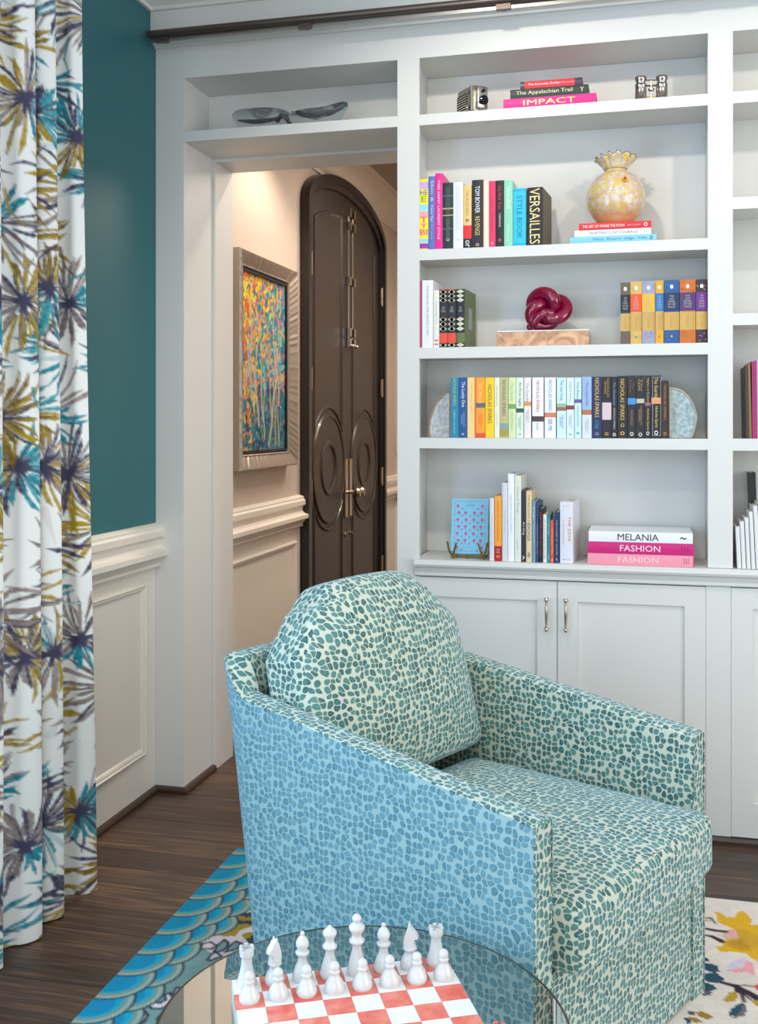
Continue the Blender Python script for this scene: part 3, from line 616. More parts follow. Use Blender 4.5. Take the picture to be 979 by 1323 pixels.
# Row D
def c6(x): return x/4.895+540
D = [ # u0,u1,vt,col,label,text(s)
 (581.9, 592.2, 488, (20, 128, 160), 'teal blue paperback at the left end of the row, next to the left agate', [('NICHOLAS SPARKS', .76, .46, .42, (170, 200, 120)), ('A Bend in the Road', .27, .38, .25, (170, 215, 225))], []),
 (592.2, 603.6, 488, (14, 76, 140), 'deep blue book second from the left in the row', [('The Lucky One', .72, .42, .5, Wt), ('NICHOLAS\nSPARKS', .3, .24, .45, (150, 190, 225)), ('o', .06, .03, .3, Wt)], []),
 (603.6, 614.6, 488, (248, 208, 135), 'peach paperback with an orange right edge', [('Dear Harbour Lights', .66, .5, .25, (225, 175, 110))], []),
 (614.8, 626.7, 488, (250, 158, 28), 'orange book with a small picture and flame red foot', [('Safe Haven', .74, .34, .45, (250, 210, 120)), ('NICHOLAS\nSPARKS', .30, .2, .4, (225, 90, 30))], [(0, .08, (228, 70, 30)), (.50, .58, (90, 100, 110))]),
 (626.9, 638.4, 488, (252, 204, 20), 'bright yellow book with dark capitals', [('NICHOLAS SPARKS', .56, .64, .45, (110, 95, 40))], []),
 (638.6, 645.5, 488, (232, 234, 204), 'thin pale cream book after the bright yellow one', [('The Notebook', .7, .35, .4, (190, 195, 150)), ('sparks', .3, .2, .3, (190, 195, 150))], []),
 (645.7, 656.5, 488, (196, 186, 128), 'khaki book with grey blue capitals', [('NICHOLAS SPARKS', .66, .6, .45, (90, 100, 120))], [(.02, .14, (170, 150, 60)), (.14, .24, (130, 160, 150))]),
 (656.7, 666.3, 488, (214, 226, 172), 'pale lime book with a small green picture', [('The Choice', .76, .3, .42, (170, 190, 130)), ('NICHOLAS', .28, .3, .3, (150, 180, 120))], [(.48, .56, (120, 160, 90))]),
 (666.5, 676.3, 488, (222, 234, 214), 'pale green book with a dark green picture', [('At First Sight', .72, .4, .45, (60, 80, 70)), ('NICHOLAS\nSPARKS', .25, .24, .4, (90, 120, 110)), ('o', .06, .03, .35, (40, 50, 45))], [(.42, .49, (40, 84, 50))]),
 (676.8, 686.0, 488, (234, 228, 224), 'off white book with a small orange picture', [('The Guardian', .74, .34, .4, (180, 150, 150)), ('NICHOLAS\nSPARKS', .36, .22, .4, (140, 140, 150))], [(.53, .60, (225, 150, 60))]),
 (687.3, 702.2, 488, (240, 238, 240), 'wide white book with red capitals and a dark photo', [('NICHOLAS SPARKS', .69, .52, .28, (190, 70, 90)), ('the wish', .19, .12, .3, (90, 170, 225))], [(.27, .36, (70, 50, 60))]),
 (703.4, 718.0, 488, (236, 240, 246), 'wide white book with blue capitals and a sunset photo', [('NICHOLAS SPARKS', .70, .52, .3, (70, 130, 190)), ('SEE ME', .22, .2, .34, (70, 110, 170))], [(.34, .42, (214, 120, 80))]),
 (719.0, 731.4, 488, (206, 230, 230), 'pale aqua book with a beach photo band', [('The Last Song', .79, .34, .4, (50, 120, 180)), ('NICHOLAS\nSPARKS', .27, .22, .4, (40, 110, 180))], [(.45, .51, (150, 100, 70)), (.51, .57, (150, 180, 150))]),
 (731.8, 741.6, 488, (216, 234, 238), 'pale ice blue book with red brown photo', [('Nights Away', .76, .34, .4, (140, 170, 190)), ('NICHOLAS\nSPARKS', .28, .22, .4, (120, 120, 130)), ('o', .06, .03, .35, (30, 30, 40))], [(.47, .54, (140, 60, 50))]),
 (742.0, 751.0, 488, (200, 230, 236), 'narrow aqua book with a violet speck', [('The Rescue', .76, .34, .36, (80, 120, 140)), ('NICHOLAS SPARKS', .36, .34, .24, (110, 150, 160)), ('o', .08, .04, .45, (20, 30, 40))], [(.58, .64, (110, 80, 160))]),
 (751.6, 764.3, 487, (150, 178, 214), 'blue book fading to pale below an orange photo strip', [('The Longest Ride', .72, .38, .35, (90, 120, 180)), ('NICHOLAS\nSPARKS', .2, .22, .35, (150, 150, 160))], [(0, .38, (214, 220, 230)), (.38, .46, (180, 110, 60))]),
 (764.8, 777.4, 487, (26, 38, 84), 'navy book with yellow capitals and a blue title', [('NICHOLAS SPARKS', .66, .64, .42, (232, 190, 50)), ('A Walk', .22, .14, .4, (50, 150, 190)), ('o', .07, .05, .4, (160, 160, 180))], []),
 (777.6, 789.6, 487, (24, 22, 24), 'black book with a white and red lighthouse photo', [('NICHOLAS\nSPARKS', .82, .3, .5, (190, 150, 80)), ('o', .07, .05, .4, (230, 180, 80))], [(.30, .58, (214, 190, 196))]),
 (789.8, 797.2, 487, (28, 28, 34), 'narrow black book with small blue and white lettering', [('The Notebook', .72, .38, .38, (110, 160, 210)), ('NICHOLAS SPARKS', .32, .34, .3, (200, 200, 200)), ('o', .06, .05, .6, Wt)], []),
 (797.5, 810.2, 486, (26, 22, 22), 'black book with long gold capitals', [('NICHOLAS SPARKS', .62, .66, .42, (220, 180, 100)), ('Q', .21, .06, .4, (220, 180, 100)), ('o', .08, .06, .45, (235, 190, 90))], []),
 (810.6, 821.4, 485.5, (30, 26, 28), 'black book with a glowing blue square', [('The\nRescue', .83, .2, .5, (150, 90, 80)), ('NICHOLAS', .33, .24, .3, (170, 120, 110)), ('o', .07, .06, .45, Wt)], [(.54, .64, (60, 140, 215))]),
 (821.8, 832.3, 485.5, (28, 26, 28), 'black book with a small cream square', [('The\nGift', .85, .2, .5, (200, 160, 100)), ('NICHOLAS\nSPARKS', .36, .3, .4, (190, 150, 90)), ('o', .06, .06, .45, Wt)], [(.56, .63, (190, 184, 160))]),
 (832.6, 840.9, 485.5, (30, 26, 30), 'narrow black book with italic gold lettering and a mauve dot', [('Nights in Rodanthe', .74, .44, .4, (200, 170, 110)), ('Nicholas Sparks', .3, .34, .4, (220, 190, 120)), ('o', .08, .06, .5, Wt)], [(.52, .57, (150, 90, 110))]),
 (841.2, 854.0, 485.5, (24, 22, 24), 'black book with a thin white frame and an orange photo', [('The Guardian', .79, .34, .36, (225, 190, 110)), ('Nicholas Sparks', .34, .34, .34, (225, 190, 110)), ('o', .09, .07, .4, Wt)], [(.55, .65, (220, 150, 100))]),
 (854.3, 863.6, 492, (44, 30, 26), 'shorter dark brown book at the right end of its row, beside the right agate', [('NICHOLAS SPARKS', .62, .6, .34, (190, 120, 60)), ('o', .08, .06, .45, (210, 140, 60))], [])]
row(1.2993, 3.556, [(a, b, v, c, l, dict(texts=t, bands=bd, round_=.001)) for a, b, v, c, l, t, bd in D], 'row of novels between the two agate bookends', .145)
bk = [o for o in C.objects if o.get('label', '').startswith('peach paperback')][0]
bm = bm_(); box(bm, .0245, .0283, -.0014, 0, 0, .205); link('spine_band', bm, mat((240, 120, 50), .5), bk)
bk = [o for o in C.objects if o.get('label', '').startswith('narrow cream book with an orange')][0]
bm = bm_(); box(bm, .0004, .0028, -.0014, 0, 0, .235); link('spine_band', bm, mat((225, 150, 40), .5), bk)
bk = [o for o in C.objects if o.get('label', '').startswith('black book with a thin white frame')][0]
bm = bm_()
for x0, x1, z0, z1 in ((.003, .0038, .01, .2), (.029, .0298, .01, .2), (.003, .0298, .2, .2008), (.003, .0298, .0092, .01)): box(bm, x0, x1, -.0018, -.0012, z0, z1)
link('spine_frame', bm, mat((210, 210, 210), .5), bk)
# Row E (books on the counter)
def c8(x): return x/4.470+560
def v8(y_): return y_/4.473+590
zE = .883; yE = 3.545
row(zE, yE, [
 (c8(323), c8(350), v8(240), (228, 214, 214), 'thin pinkish white book to the right of the blue book on its stand', dict(texts=[('quiet morning prayers', .45, .5, .25, (180, 170, 176))])),
 (c8(352), c8(393), v8(228), (248, 164, 36), 'orange book with a dark red foot', dict(bands=[(0, .23, (176, 20, 34))], texts=[('AMERICAN VILLAGE LIFE', .62, .62, .28, (205, 110, 40)), ('dog\ntales', .16, .5, .07, (240, 200, 190), 'flat'), ('o', .07, .5, .04, (250, 190, 60), 'flat')])),
 (c8(395), c8(428), v8(152), (214, 212, 214), 'grey white book left of the tallest white one', dict(texts=[('the green years', .5, .3, .25, (170, 174, 180))])),
 (c8(429), c8(466), v8(100), (236, 238, 242), 'tallest white book in the counter row', dict(texts=[('THE NEW YORK TIMES', .55, .45, .25, (180, 188, 198))], dep=.18)),
 (c8(467), c8(506), v8(110), (222, 224, 208), 'tall pale green cream book in the counter row', dict(texts=[('Good Dog', .72, .3, .4, (170, 180, 150)), ('martha', .2, .12, .2, (170, 180, 150))], dep=.18)),
 (c8(507), c8(533), v8(196), (36, 42, 54), 'dark charcoal book with a white title low on the spine', dict(texts=[('Art Dog', .47, .18, .5, Wt), ('A', .06, .06, .5, Wt)], dep=.18)),
 (c8(534), c8(567), v8(200), (226, 200, 156), 'tan book with mixed navy and gold capitals', dict(texts=[('THE BIG BOOK OF', .74, .42, .35, (170, 130, 80)), ('DOGS', .42, .24, .5, (40, 60, 100)), ('*', .1, .08, .6, (90, 60, 50))], dep=.18)),
 (c8(568), c8(589), v8(258), (112, 148, 170), 'slate blue book with white lettering in the counter row', dict(texts=[('Dogs', .8, .2, .5, (230, 240, 245)), ('Dangerously True', .45, .36, .4, (210, 225, 235))], dep=.17)),
 (c8(590), c8(606), v8(268), (44, 72, 112), 'narrow mid blue book in the counter row', dict(texts=[('ANIMALS AND US', .4, .5, .3, (180, 195, 215))], dep=.17)),
 (c8(607), c8(631), v8(300), (26, 26, 32), 'black book with red capitals in the counter row', dict(texts=[('FOR THE LOVE OF DOG', .52, .8, .38, (205, 40, 50))])),
 (c8(632), c8(654), v8(336), (228, 228, 226), 'short white book with multicoloured small lettering', dict(texts=[('THE LITTLE BOOK OF DOG YOGA', .5, .85, .28, (110, 90, 70))])),
 (c8(655), c8(673), v8(336), (24, 138, 146), 'narrow teal book in the counter row', dict(texts=[('TO THE DOGS', .75, .34, .35, (200, 230, 225)), ('hill', .12, .1, .3, (200, 230, 225))])),
 (c8(674), c8(694), v8(368), (232, 80, 34), 'short orange red book in the counter row', dict(texts=[('LITTLE DOG PARK', .5, .6, .25, (250, 215, 190)), ('o', .06, .06, .4, Wt)])),
 (c8(696), c8(726), v8(322), (16, 52, 96), 'navy book left of the thick white one', dict(texts=[('THE POWER OF WOLVES', .5, .7, .3, (170, 190, 210)), ('/', .07, .07, .3, Wt)], dep=.17)),
], 'small books on the counter', .14)
a = PY(c8(728), v8(262), 3.54); b = PY(c8(806), 0, 3.54)
book(a.x+.001, zE+.0006, b.x-a.x-.002, a.z-zE, .18, 3.545, (226, 224, 232), 'thick white book with large orange lettering at the right end of the counter row', None, rot=-R(4),
     texts=[('THE DOG', .56, .4, .22, (214, 130, 60)), ('IN PHOTOGRAPHS', .0, .4, .12, (225, 160, 110)), ('picture', .93, .5, .02, (140, 140, 150), 'flat'), ('library press', .06, .6, .025, (90, 90, 100), 'flat')])
for o in C.objects:
    if o.get('label', '').startswith('thick white book with large orange'):
        tx = [c for c in o.children if c.name.startswith('lettering')]
        tx[0].location.x += .010; tx[1].location = (tx[1].location.x-.010, tx[1].location.y, (a.z-zE)*.50)
stack([(759, 896.3, 722, 0, (240, 150, 168), 'pale pink book at the bottom of the big stack on the counter', [('FASHION', .52, .38, .52, (250, 215, 222)), ('III', .07, .05, .5, (205, 110, 130))], dict(th=.036, dep=.22, round_=.001, bands=[(.0, .008, (200, 60, 90))])),
 (759, 895.8, 708, 0, (206, 20, 118), 'magenta pink book in the middle of the big stack on the counter', [('FASHION', .50, .38, .52, (245, 225, 235)), ('III', .08, .06, .4, (160, 20, 90))], dict(th=.0385, dep=.22, round_=.001)),
 (760.3, 894.8, 694, 0, (236, 236, 240), 'white book with black capitals on top of the big counter stack', [('MELANIA', .52, .395, .62, (30, 30, 34)), ('~', .09, .06, .25, (60, 60, 60))], dict(th=.034, dep=.21, round_=.001))], yE, zE+.0006, 'large books stacked on the counter')
# right bay
for i, (u0, u1, vt) in enumerate(((949.9, 955.5, 680.7), (955.9, 961.6, 674), (962.2, 967.6, 669), (968.2, 973.6, 661.6), (974.2, 980, 654), (981, 987, 650))):
    A = PY(u0, vt, yE); B = PY(u1, 0, yE); lab = ['shortest and leftmost of the leaning white books at the right edge of the photo', 'second of the leaning white books at the right edge, from the left', 'third of the leaning white books at the right edge, from the left', 'fourth of the leaning white books at the right edge, from the left', 'fifth and tallest clearly seen leaning white book at the right edge', 'last white book, cut off by the right edge of the photo'][i]
    book(A.x+.006, zE+.001, B.x-A.x-.0012, A.z-zE, .14, yE, (222, 222, 220), lab, 'leaning white books in the right bay', lean=-R(2.6))
A = PY(976, 612, 3.63)
book(A.x-.004, zE+.0006, .02, A.z-zE, .12, 3.69, (26, 28, 34), 'tall black book behind the leaning white books at the right edge', None, lean=-R(2))
for u0, u1, vt, c, lb, ln in ((961.5, 965.5, 474, (58, 40, 40), 'dark brown book leaning in the right bay beside the post', -.02), (965.8, 969.5, 470, (120, 104, 40), 'olive gold book leaning in the right bay', -.02), (970, 976, 467, (160, 30, 90), 'crimson book in the right bay above the white ones', -.008), (976.4, 984, 465, (190, 160, 215), 'lilac book cut off by the right edge of the photo', -.008)):
    A = PY(u0, vt, 3.6); B = PY(u1, 0, 3.6); book(A.x+.004, 1.3006, B.x-A.x-.0006, A.z-1.3, .14, 3.6, c, lb, 'books in the right bay', lean=ln)
# ================================================================== DECOR
# blue book on brass easel
A = PY(583, 634.5, 3.60); B = PY(631, 634.5, 3.60); cx = (A.x+B.x)/2; w_ = B.x-A.x
st = empty('book_stand', (cx, 3.59, zE), 0, 'small brass easel stand holding the light blue patterned book', 'stand')
for s in (-1, 1):
    bm = bm_(); x = s*w_*.40
    tube(bm, [(x, -.035, .001+.0035), (x-.004, 0, .008), (x, .06, .0045)], .0035, 8); tube(bm, [(x, -.030, .003), (x-s*-.011, -.042, .028), (x+s*.017, -.046, .062)], .0032, 8)
    tube(bm, [(x, -.030, .003), (x-s*.004, -.040, .022), (x-s*.014, -.044, .058)], .0032, 8); tube(bm, [(x, 0, .008), (x*.6, .02, .12)], .003, 8)
    ball(bm, (x+s*.002, -.042, .024), .006)
    link('easel_leg', bm, BRASS, st, True)
bm = bm_(); tube(bm, [(-w_*.4, .0, .008), (w_*.4, .0, .008)], .003, 8); ball(bm, (-.006, -.004, .006), .006); link('cross_bar', bm, BRASS, st, True)
bk = empty('book', (cx, 3.582, zE+.0165), 0, 'light blue book patterned with pink flowers, displayed on a brass easel', 'book'); bk.rotation_euler = (R(-9), 0, 0)
hB = .190; 
bxo('cover', -w_/2, w_/2, 0, .022, 0, hB, mat((118, 196, 222), .5), bk, .0015); bxo('pages', -w_/2+.003, w_/2-.001, .003, .019, .0015, hB+.0005, PAGES, bk)
bm = bm_(); rr = random.Random(2)
def disc(bm, x, z, r, n=8, y_=-.0006, sz=1): bm.faces.new([bm.verts.new((x+r*math.cos(6.283*i/n), y_, z+r*sz*math.sin(6.283*i/n))) for i in range(n)])
for r_ in range(7):
    z = hB*(.87-.125*r_); xs = (-.33, .33) if r_ in (0, 6) else ((-.3, -.12, .12, .3) if r_ % 2 else (-.33, -.1, .1, .33))
    for x in xs: disc(bm, x*w_, z, .0058, 9); disc(bm, x*w_+.001, z-.008, .002, 6)
    for x in (-.21, .21): disc(bm, x*w_, z-.010, .0034, 7)
    if 0 < r_ < 6: disc(bm, 0, z-.012, .0032, 7)
for i in range(9):
    for s in (-1, 1): disc(bm, s*w_*.42, hB*(.08+.105*i), .0018, 6)
for x0, x1, z0, z1 in ((-.40, .42, .955, .962), (-.40, .42, .05, .056), (-.405, -.398, .05, .96), (.41, .417, .05, .96)):
    bm.faces.new([bm.verts.new((x*w_, -.0005, z*hB)) for x, z in ((x0, z0), (x1, z0), (x1, z1), (x0, z1))])
link('flower_print', bm, mat((196, 92, 150), .5), bk)
text_mesh('GARDEN', w_*.2, .003, (170, 90, 150), bk, (0, -.0006, hB*.90), 'flat'); text_mesh('OF VERSES', w_*.24, .003, (170, 90, 150), bk, (0, -.0006, hB*.87), 'flat')
text_mesh('old songs', w_*.16, .003, (170, 90, 150), bk, (0, -.0006, hB*.12), 'flat')
# agate bookends
def agate_mat(c1_, c2_, rim):
    m, t, b = newmat('agate'); N = t.nodes; L = t.links
    g = N.new('ShaderNodeTexCoord'); v = N.new('ShaderNodeTexVoronoi'); v.inputs['Scale'].default_value = 150; n = N.new('ShaderNodeTexNoise'); n.inputs['Scale'].default_value = 70; n.inputs['Detail'].default_value = 5
    L.new(g.outputs['Object'], v.inputs['Vector']); L.new(g.outputs['Object'], n.inputs['Vector'])
    r = N.new('ShaderNodeValToRGB'); r.color_ramp.elements[0].position = .38; r.color_ramp.elements[0].color = rgba(c2_); r.color_ramp.elements[1].position = .62; r.color_ramp.elements[1].color = rgba(c1_)
    L.new(n.outputs['Fac'], r.inputs[0]); L.new(r.outputs[0], b.inputs['Base Color']); b.inputs['Roughness'].default_value = .25
    k = N.new('ShaderNodeBump'); k.inputs['Strength'].default_value = .3; k.inputs['Distance'].default_value = .002; L.new(v.outputs[0], k.inputs['Height']); L.new(k.outputs[0], b.inputs['Normal']); return m
def agate(pts, y_, m, rimcol, label):
    xs = [PY(u, v, y_) for u, v in pts]; cx_ = sum(p.x for p in xs)/len(xs); z0 = 1.2999
    e = empty('agate_bookend', (cx_, y_, z0), 0, label, 'bookend', 'agate bookends')
    P = [(p.x-cx_, max(p.z-z0, 0)) for p in xs]
    bm = bm_(); prism(bm, P, 0, .035, 'y'); link('slice', bm, m, e)
    bm = bm_(); tube(bm, [(x, .0, max(z, .0042)) for x, z in P if True], .0035, 8); link('rind', bm, mat(rimcol, .5, bump=.5, bscale=90), e, True)
agate([(581.3, 566), (581.3, 507), (575, 509), (568, 515), (562, 524), (557, 537), (554.5, 551), (554.5, 560), (556, 566)], 3.60, agate_mat((196, 198, 196), (158, 160, 162), 0), (170, 140, 116), 'grey agate bookend at the left end of the novels')
agate([(865, 566), (865, 500), (872, 502), (882, 506), (890, 514), (896, 525), (900, 538), (898, 550), (895, 560), (893, 566)], 3.60, agate_mat((182, 200, 198), (136, 158, 160), 0), (186, 176, 160), 'blue grey agate bookend at the right end of the novels')
# wooden box with mirrored lid + glass knot
A = PY(641.4, 426, 3.56); B = PY(760.5, 426, 3.56)
bx = empty('keepsake_box', (A.x, 3.56, 1.6101), 0, 'long burl wood box with a mirrored glass lid, under the red glass knot', 'box')
m, t, b = newmat('burl_wood'); g = t.nodes.new('ShaderNodeTexCoord'); n = t.nodes.new('ShaderNodeTexNoise'); n.inputs['Scale'].default_value = 14; n.inputs['Detail'].default_value = 6; n.inputs['Distortion'].default_value = 2.5
r = t.nodes.new('ShaderNodeValToRGB'); r.color_ramp.elements[0].position = .3; r.color_ramp.elements[0].color = rgba((150, 92, 56)); r.color_ramp.elements[1].position = .7; r.color_ramp.elements[1].color = rgba((226, 176, 130))
t.links.new(g.outputs['Object'], n.inputs['Vector']); t.links.new(n.outputs['Fac'], r.inputs[0]); t.links.new(r.outputs[0], b.inputs['Base Color']); b.inputs['Roughness'].default_value = .25; b.inputs['Coat Weight'].default_value = .4
bxo('body', 0, B.x-A.x, 0, .15, 0, .048, m, bx, .001)
bxo('lid', 0, B.x-A.x, -.001, .151, .0484, .053, mat((215, 232, 222), .04, .9), bx, .0015)
kn = empty('glass_knot', ((A.x+B.x)/2+.005, 3.64, 1.6650), 0, 'ruby red blown glass knot on the mirrored wooden box', 'sculpture')
P = []
for i in range(96):
    t_ = i/96*math.tau; r_ = .046+.021*math.cos(3*t_)
    x, z, y_ = r_*math.cos(2*t_), r_*math.sin(2*t_), .024*math.sin(3*t_); P.append((x*1.0+.004, y_, z*.88+.0755))
RUBY = mat((150, 8, 62), .06, 0, .8, trans=.35, name='ruby_glass')
bm = bm_(); tube(bm, P, .0215, 16, closed=True, rf=None); link('coil', bm, RUBY, kn, True, None)
bm = bm_(); tube(bm, [(-.052, -.014, .016), (-.04, -.02, .03), (-.02, -.028, .05), (0, -.03, .06), (.02, -.024, .06), (.03, -.01, .05)], .015, 12, rf=lambda t: .013+.004*math.sin(3*t)); ball(bm, (-.052, -.014, .0155), .0135)
link('coil_end', bm, RUBY, kn, True, None)
# vase
vs = empty('glass_vase', (PY(795, 295, 3.645).x, 3.645, zst+.0008), 0, 'round speckled amber glass vase with a ruffled neck on a stack of books', 'vase')
m, t, b = newmat('speckled_glass'); N = t.nodes; L = t.links; g = N.new('ShaderNodeTexCoord')
v = N.new('ShaderNodeTexVoronoi'); v.inputs['Scale'].default_value = 88; L.new(g.outputs['Object'], v.inputs['Vector'])
n = N.new('ShaderNodeTexNoise'); n.inputs['Scale'].default_value = 55; n.inputs['Detail'].default_value = 4; L.new(g.outputs['Object'], n.inputs['Vector'])
r1 = N.new('ShaderNodeValToRGB'); r1.color_ramp.elements[0].color = rgba((226, 190, 160)); r1.color_ramp.elements[0].position = .4; r1.color_ramp.elements[1].color = rgba((232, 220, 196)); r1.color_ramp.elements[1].position = .6; L.new(n.outputs['Fac'], r1.inputs[0])
sx = N.new('ShaderNodeSeparateXYZ'); L.new(v.outputs['Color'], sx.inputs[0]); gt = N.new('ShaderNodeMath'); gt.operation = 'GREATER_THAN'; gt.inputs[1].default_value = .62; L.new(sx.outputs[0], gt.inputs[0])
lt = N.new('ShaderNodeMath'); lt.operation = 'LESS_THAN'; lt.inputs[1].default_value = .5; L.new(v.outputs['Distance'], lt.inputs[0]); mu = N.new('ShaderNodeMath'); mu.operation = 'MULTIPLY'; L.new(gt.outputs[0], mu.inputs[0]); L.new(lt.outputs[0], mu.inputs[1])
mx = N.new('ShaderNodeMix'); mx.data_type = 'RGBA'; mx.inputs['B'].default_value = rgba((240, 205, 60)); L.new(r1.outputs[0], mx.inputs['A']); L.new(mu.outputs[0], mx.inputs['Factor'])
so = N.new('ShaderNodeSeparateXYZ'); L.new(g.outputs['Object'], so.inputs[0]); mr = N.new('ShaderNodeMapRange'); mr.inputs[1].default_value = .07; mr.inputs[2].default_value = .0; mr.inputs[3].default_value = 0; mr.inputs[4].default_value = .9; L.new(so.outputs['Z'], mr.inputs[0])
mx2 = N.new('ShaderNodeMix'); mx2.data_type = 'RGBA'; mx2.inputs['B'].default_value = rgba((226, 160, 90)); L.new(mx.outputs['Result'], mx2.inputs['A']); L.new(mr.outputs[0], mx2.inputs['Factor'])
L.new(mx2.outputs['Result'], b.inputs['Base Color']); b.inputs['Roughness'].default_value = .08; b.inputs['Transmission Weight'].default_value = .2; b.inputs['Coat Weight'].default_value = .5
VASEM = m
prof = [(.045, .0), (.060, .003)]+[(.098*math.sin(a_), .093-.098*math.cos(a_)) for a_ in [.62+i*(2.75-.62)/20 for i in range(1, 21)]]
prof += [(.036, .188), (.036, .195)]
bm = bm_(); lathe(bm, prof, 40); link('bowl', bm, VASEM, vs, True, None)
bm = bm_(); rows = []
for k in range(8):
    t_ = k/7; rw = []
    for i in range(72):
        th = i/72*math.tau; w2 = t_**1.3; r_ = .036+.026*w2+.006*w2*math.sin(13*th)+.003*w2*math.sin(29*th); z = .192+.040*t_+.006*w2*math.sin(13*th+1.2)-.005*w2*math.cos(2*th)
        rw.append(bm.verts.new((r_*math.cos(th), r_*math.sin(th), z)))
    rows.append(rw)
for a_, b_ in zip(rows, rows[1:]):
    for i in range(72): bm.faces.new((a_[i], a_[(i+1) % 72], b_[(i+1) % 72], b_[i]))
o = link('ruffled_neck', bm, VASEM, vs, True, None); md = o.modifiers.new('solid', 'SOLIDIFY'); md.thickness = .003
bm = bm_(); tube(bm, [tuple(v_) for v_ in [((.062+.006*math.sin(13*th)+.003*math.sin(29*th))*math.cos(th), (.062+.006*math.sin(13*th)+.003*math.sin(29*th))*math.sin(th), .232+.006*math.sin(13*th+1.2)-.005*math.cos(2*th)) for th in [i/144*math.tau for i in range(144)]]], .0016, 5, closed=True)
link('ruffle_rim', bm, mat((120, 92, 40), .2), vs, True, None)
bm = bm_(); ball(bm, (.032, -.086, .140), .008, 1.3, 12); link('amber_spot', bm, mat((240, 160, 30), .15), vs, True); bm = bm_(); ball(bm, (.033, -.094, .141), .003, 1.6, 8); link('dark_spot', bm, mat((40, 40, 90), .2), vs, True)
# opera glasses
A = PY(841, 127, 3.60); og = empty('opera_glasses', (A.x, 3.60, 2.4131), R(8), 'small polished silver opera glasses standing on the top shelf', 'binoculars')
STEEL = mat((176, 164, 156), .16, 1, name='polished_silver')
for s in (-1, 1):
    bm = bm_(); lathe(bm, [(.0, 0), (.022, 0), (.024, .004), (.022, .012), (.019, .016), (.0185, .055), (.020, .058), (.016, .062), (.016, .070), (.019, .074), (.0195, .082), (.017, .086), (.012, .084), (0, .083)], 24, (s*.034, 0, 0)); link('barrel', bm, STEEL, og, True)
bm = bm_(); tube(bm, [(-.034, 0, .074), (.034, 0, .074)], .0022, 8); tube(bm, [(-.034, 0, .056), (.034, 0, .056)], .003, 8); box(bm, -.03, .03, -.002, .002, .006, .02); link('bridge', bm, BRASS, og, True)
bm = bm_(); lathe(bm, [(.003, .004), (.003, .036), (.010, .040), (.010, .046), (.003, .05), (.003, .072), (.005, .074), (0, .078)], 16); link('focus_wheel', bm, STEEL, og, True)
# vintage cine camera
A = PY(610, 143, 3.568); cm = empty('vintage_camera', (A.x, 3.556, 2.4131), R(41), 'silver vintage cine camera with ribbed side at the left of the top shelf', 'camera')
SIL = mat((172, 164, 150), .28, .85, name='brushed_silver')
bm = bm_(); rbox(bm, .0325, .05, .0475, .012, 6); bmesh.ops.translate(bm, verts=bm.verts[:], vec=(.0325+.0, .05, .0475)); 
# body spans local x 0..0.065 (front face side), y 0..0.1 ; side at x=0 is the ribbed one
link('body', bm, SIL, cm, True, 30)
bm = bm_()
for i in range(7): box(bm, -.0022, .001, .030, .094, .012+.0085*i, .0155+.0085*i)
link('ribs', bm, mat((216, 208, 190), .3, .8), cm); bxo('rib_ground', -.0006, .001, .028, .096, .008, .072, mat((34, 32, 30), .6), cm)
bm = bm_(); tube(bm, [(-.001, .002, .004), (-.001, .002, .090)], .005, 8); link('corner_trim', bm, CHROME, cm, True)
bm = bm_(); rbox(bm, .022, .009, .040, .008, 5); bmesh.ops.translate(bm, verts=bm.verts[:], vec=(.036, -.006, .050)); link('front_plate', bm, CHROME, cm, True, 30)
MX = Matrix.Rotation(R(90), 4, 'X')
bm = bm_(); lathe(bm, [(.016, 0), (.016, .010), (.012, .013), (.012, .010), (0, .009)], 20, (.036, -.014, .040), MX); link('lens', bm, mat((40, 40, 46), .1, .6), cm, True)
bm = bm_(); lathe(bm, [(.006, 0), (.006, .006), (0, .006)], 14, (.036, -.014, .072), MX); link('viewfinder', bm, mat((30, 30, 34), .1, .6), cm, True)
bm = bm_(); lathe(bm, [(.011, 0), (.011, .004), (.005, .006), (.004, .012), (0, .013)], 16, (-.001, .018, .018), Matrix.Rotation(R(-90), 4, 'Y')); link('winding_knob', bm, CHROME, cm, True)
bm = bm_(); lathe(bm, [(.007, 0), (.007, .003), (.004, .005), (0, .006)], 14, (-.001, .016, .070), Matrix.Rotation(R(-90), 4, 'Y')); link('frame_counter', bm, CHROME, cm, True)
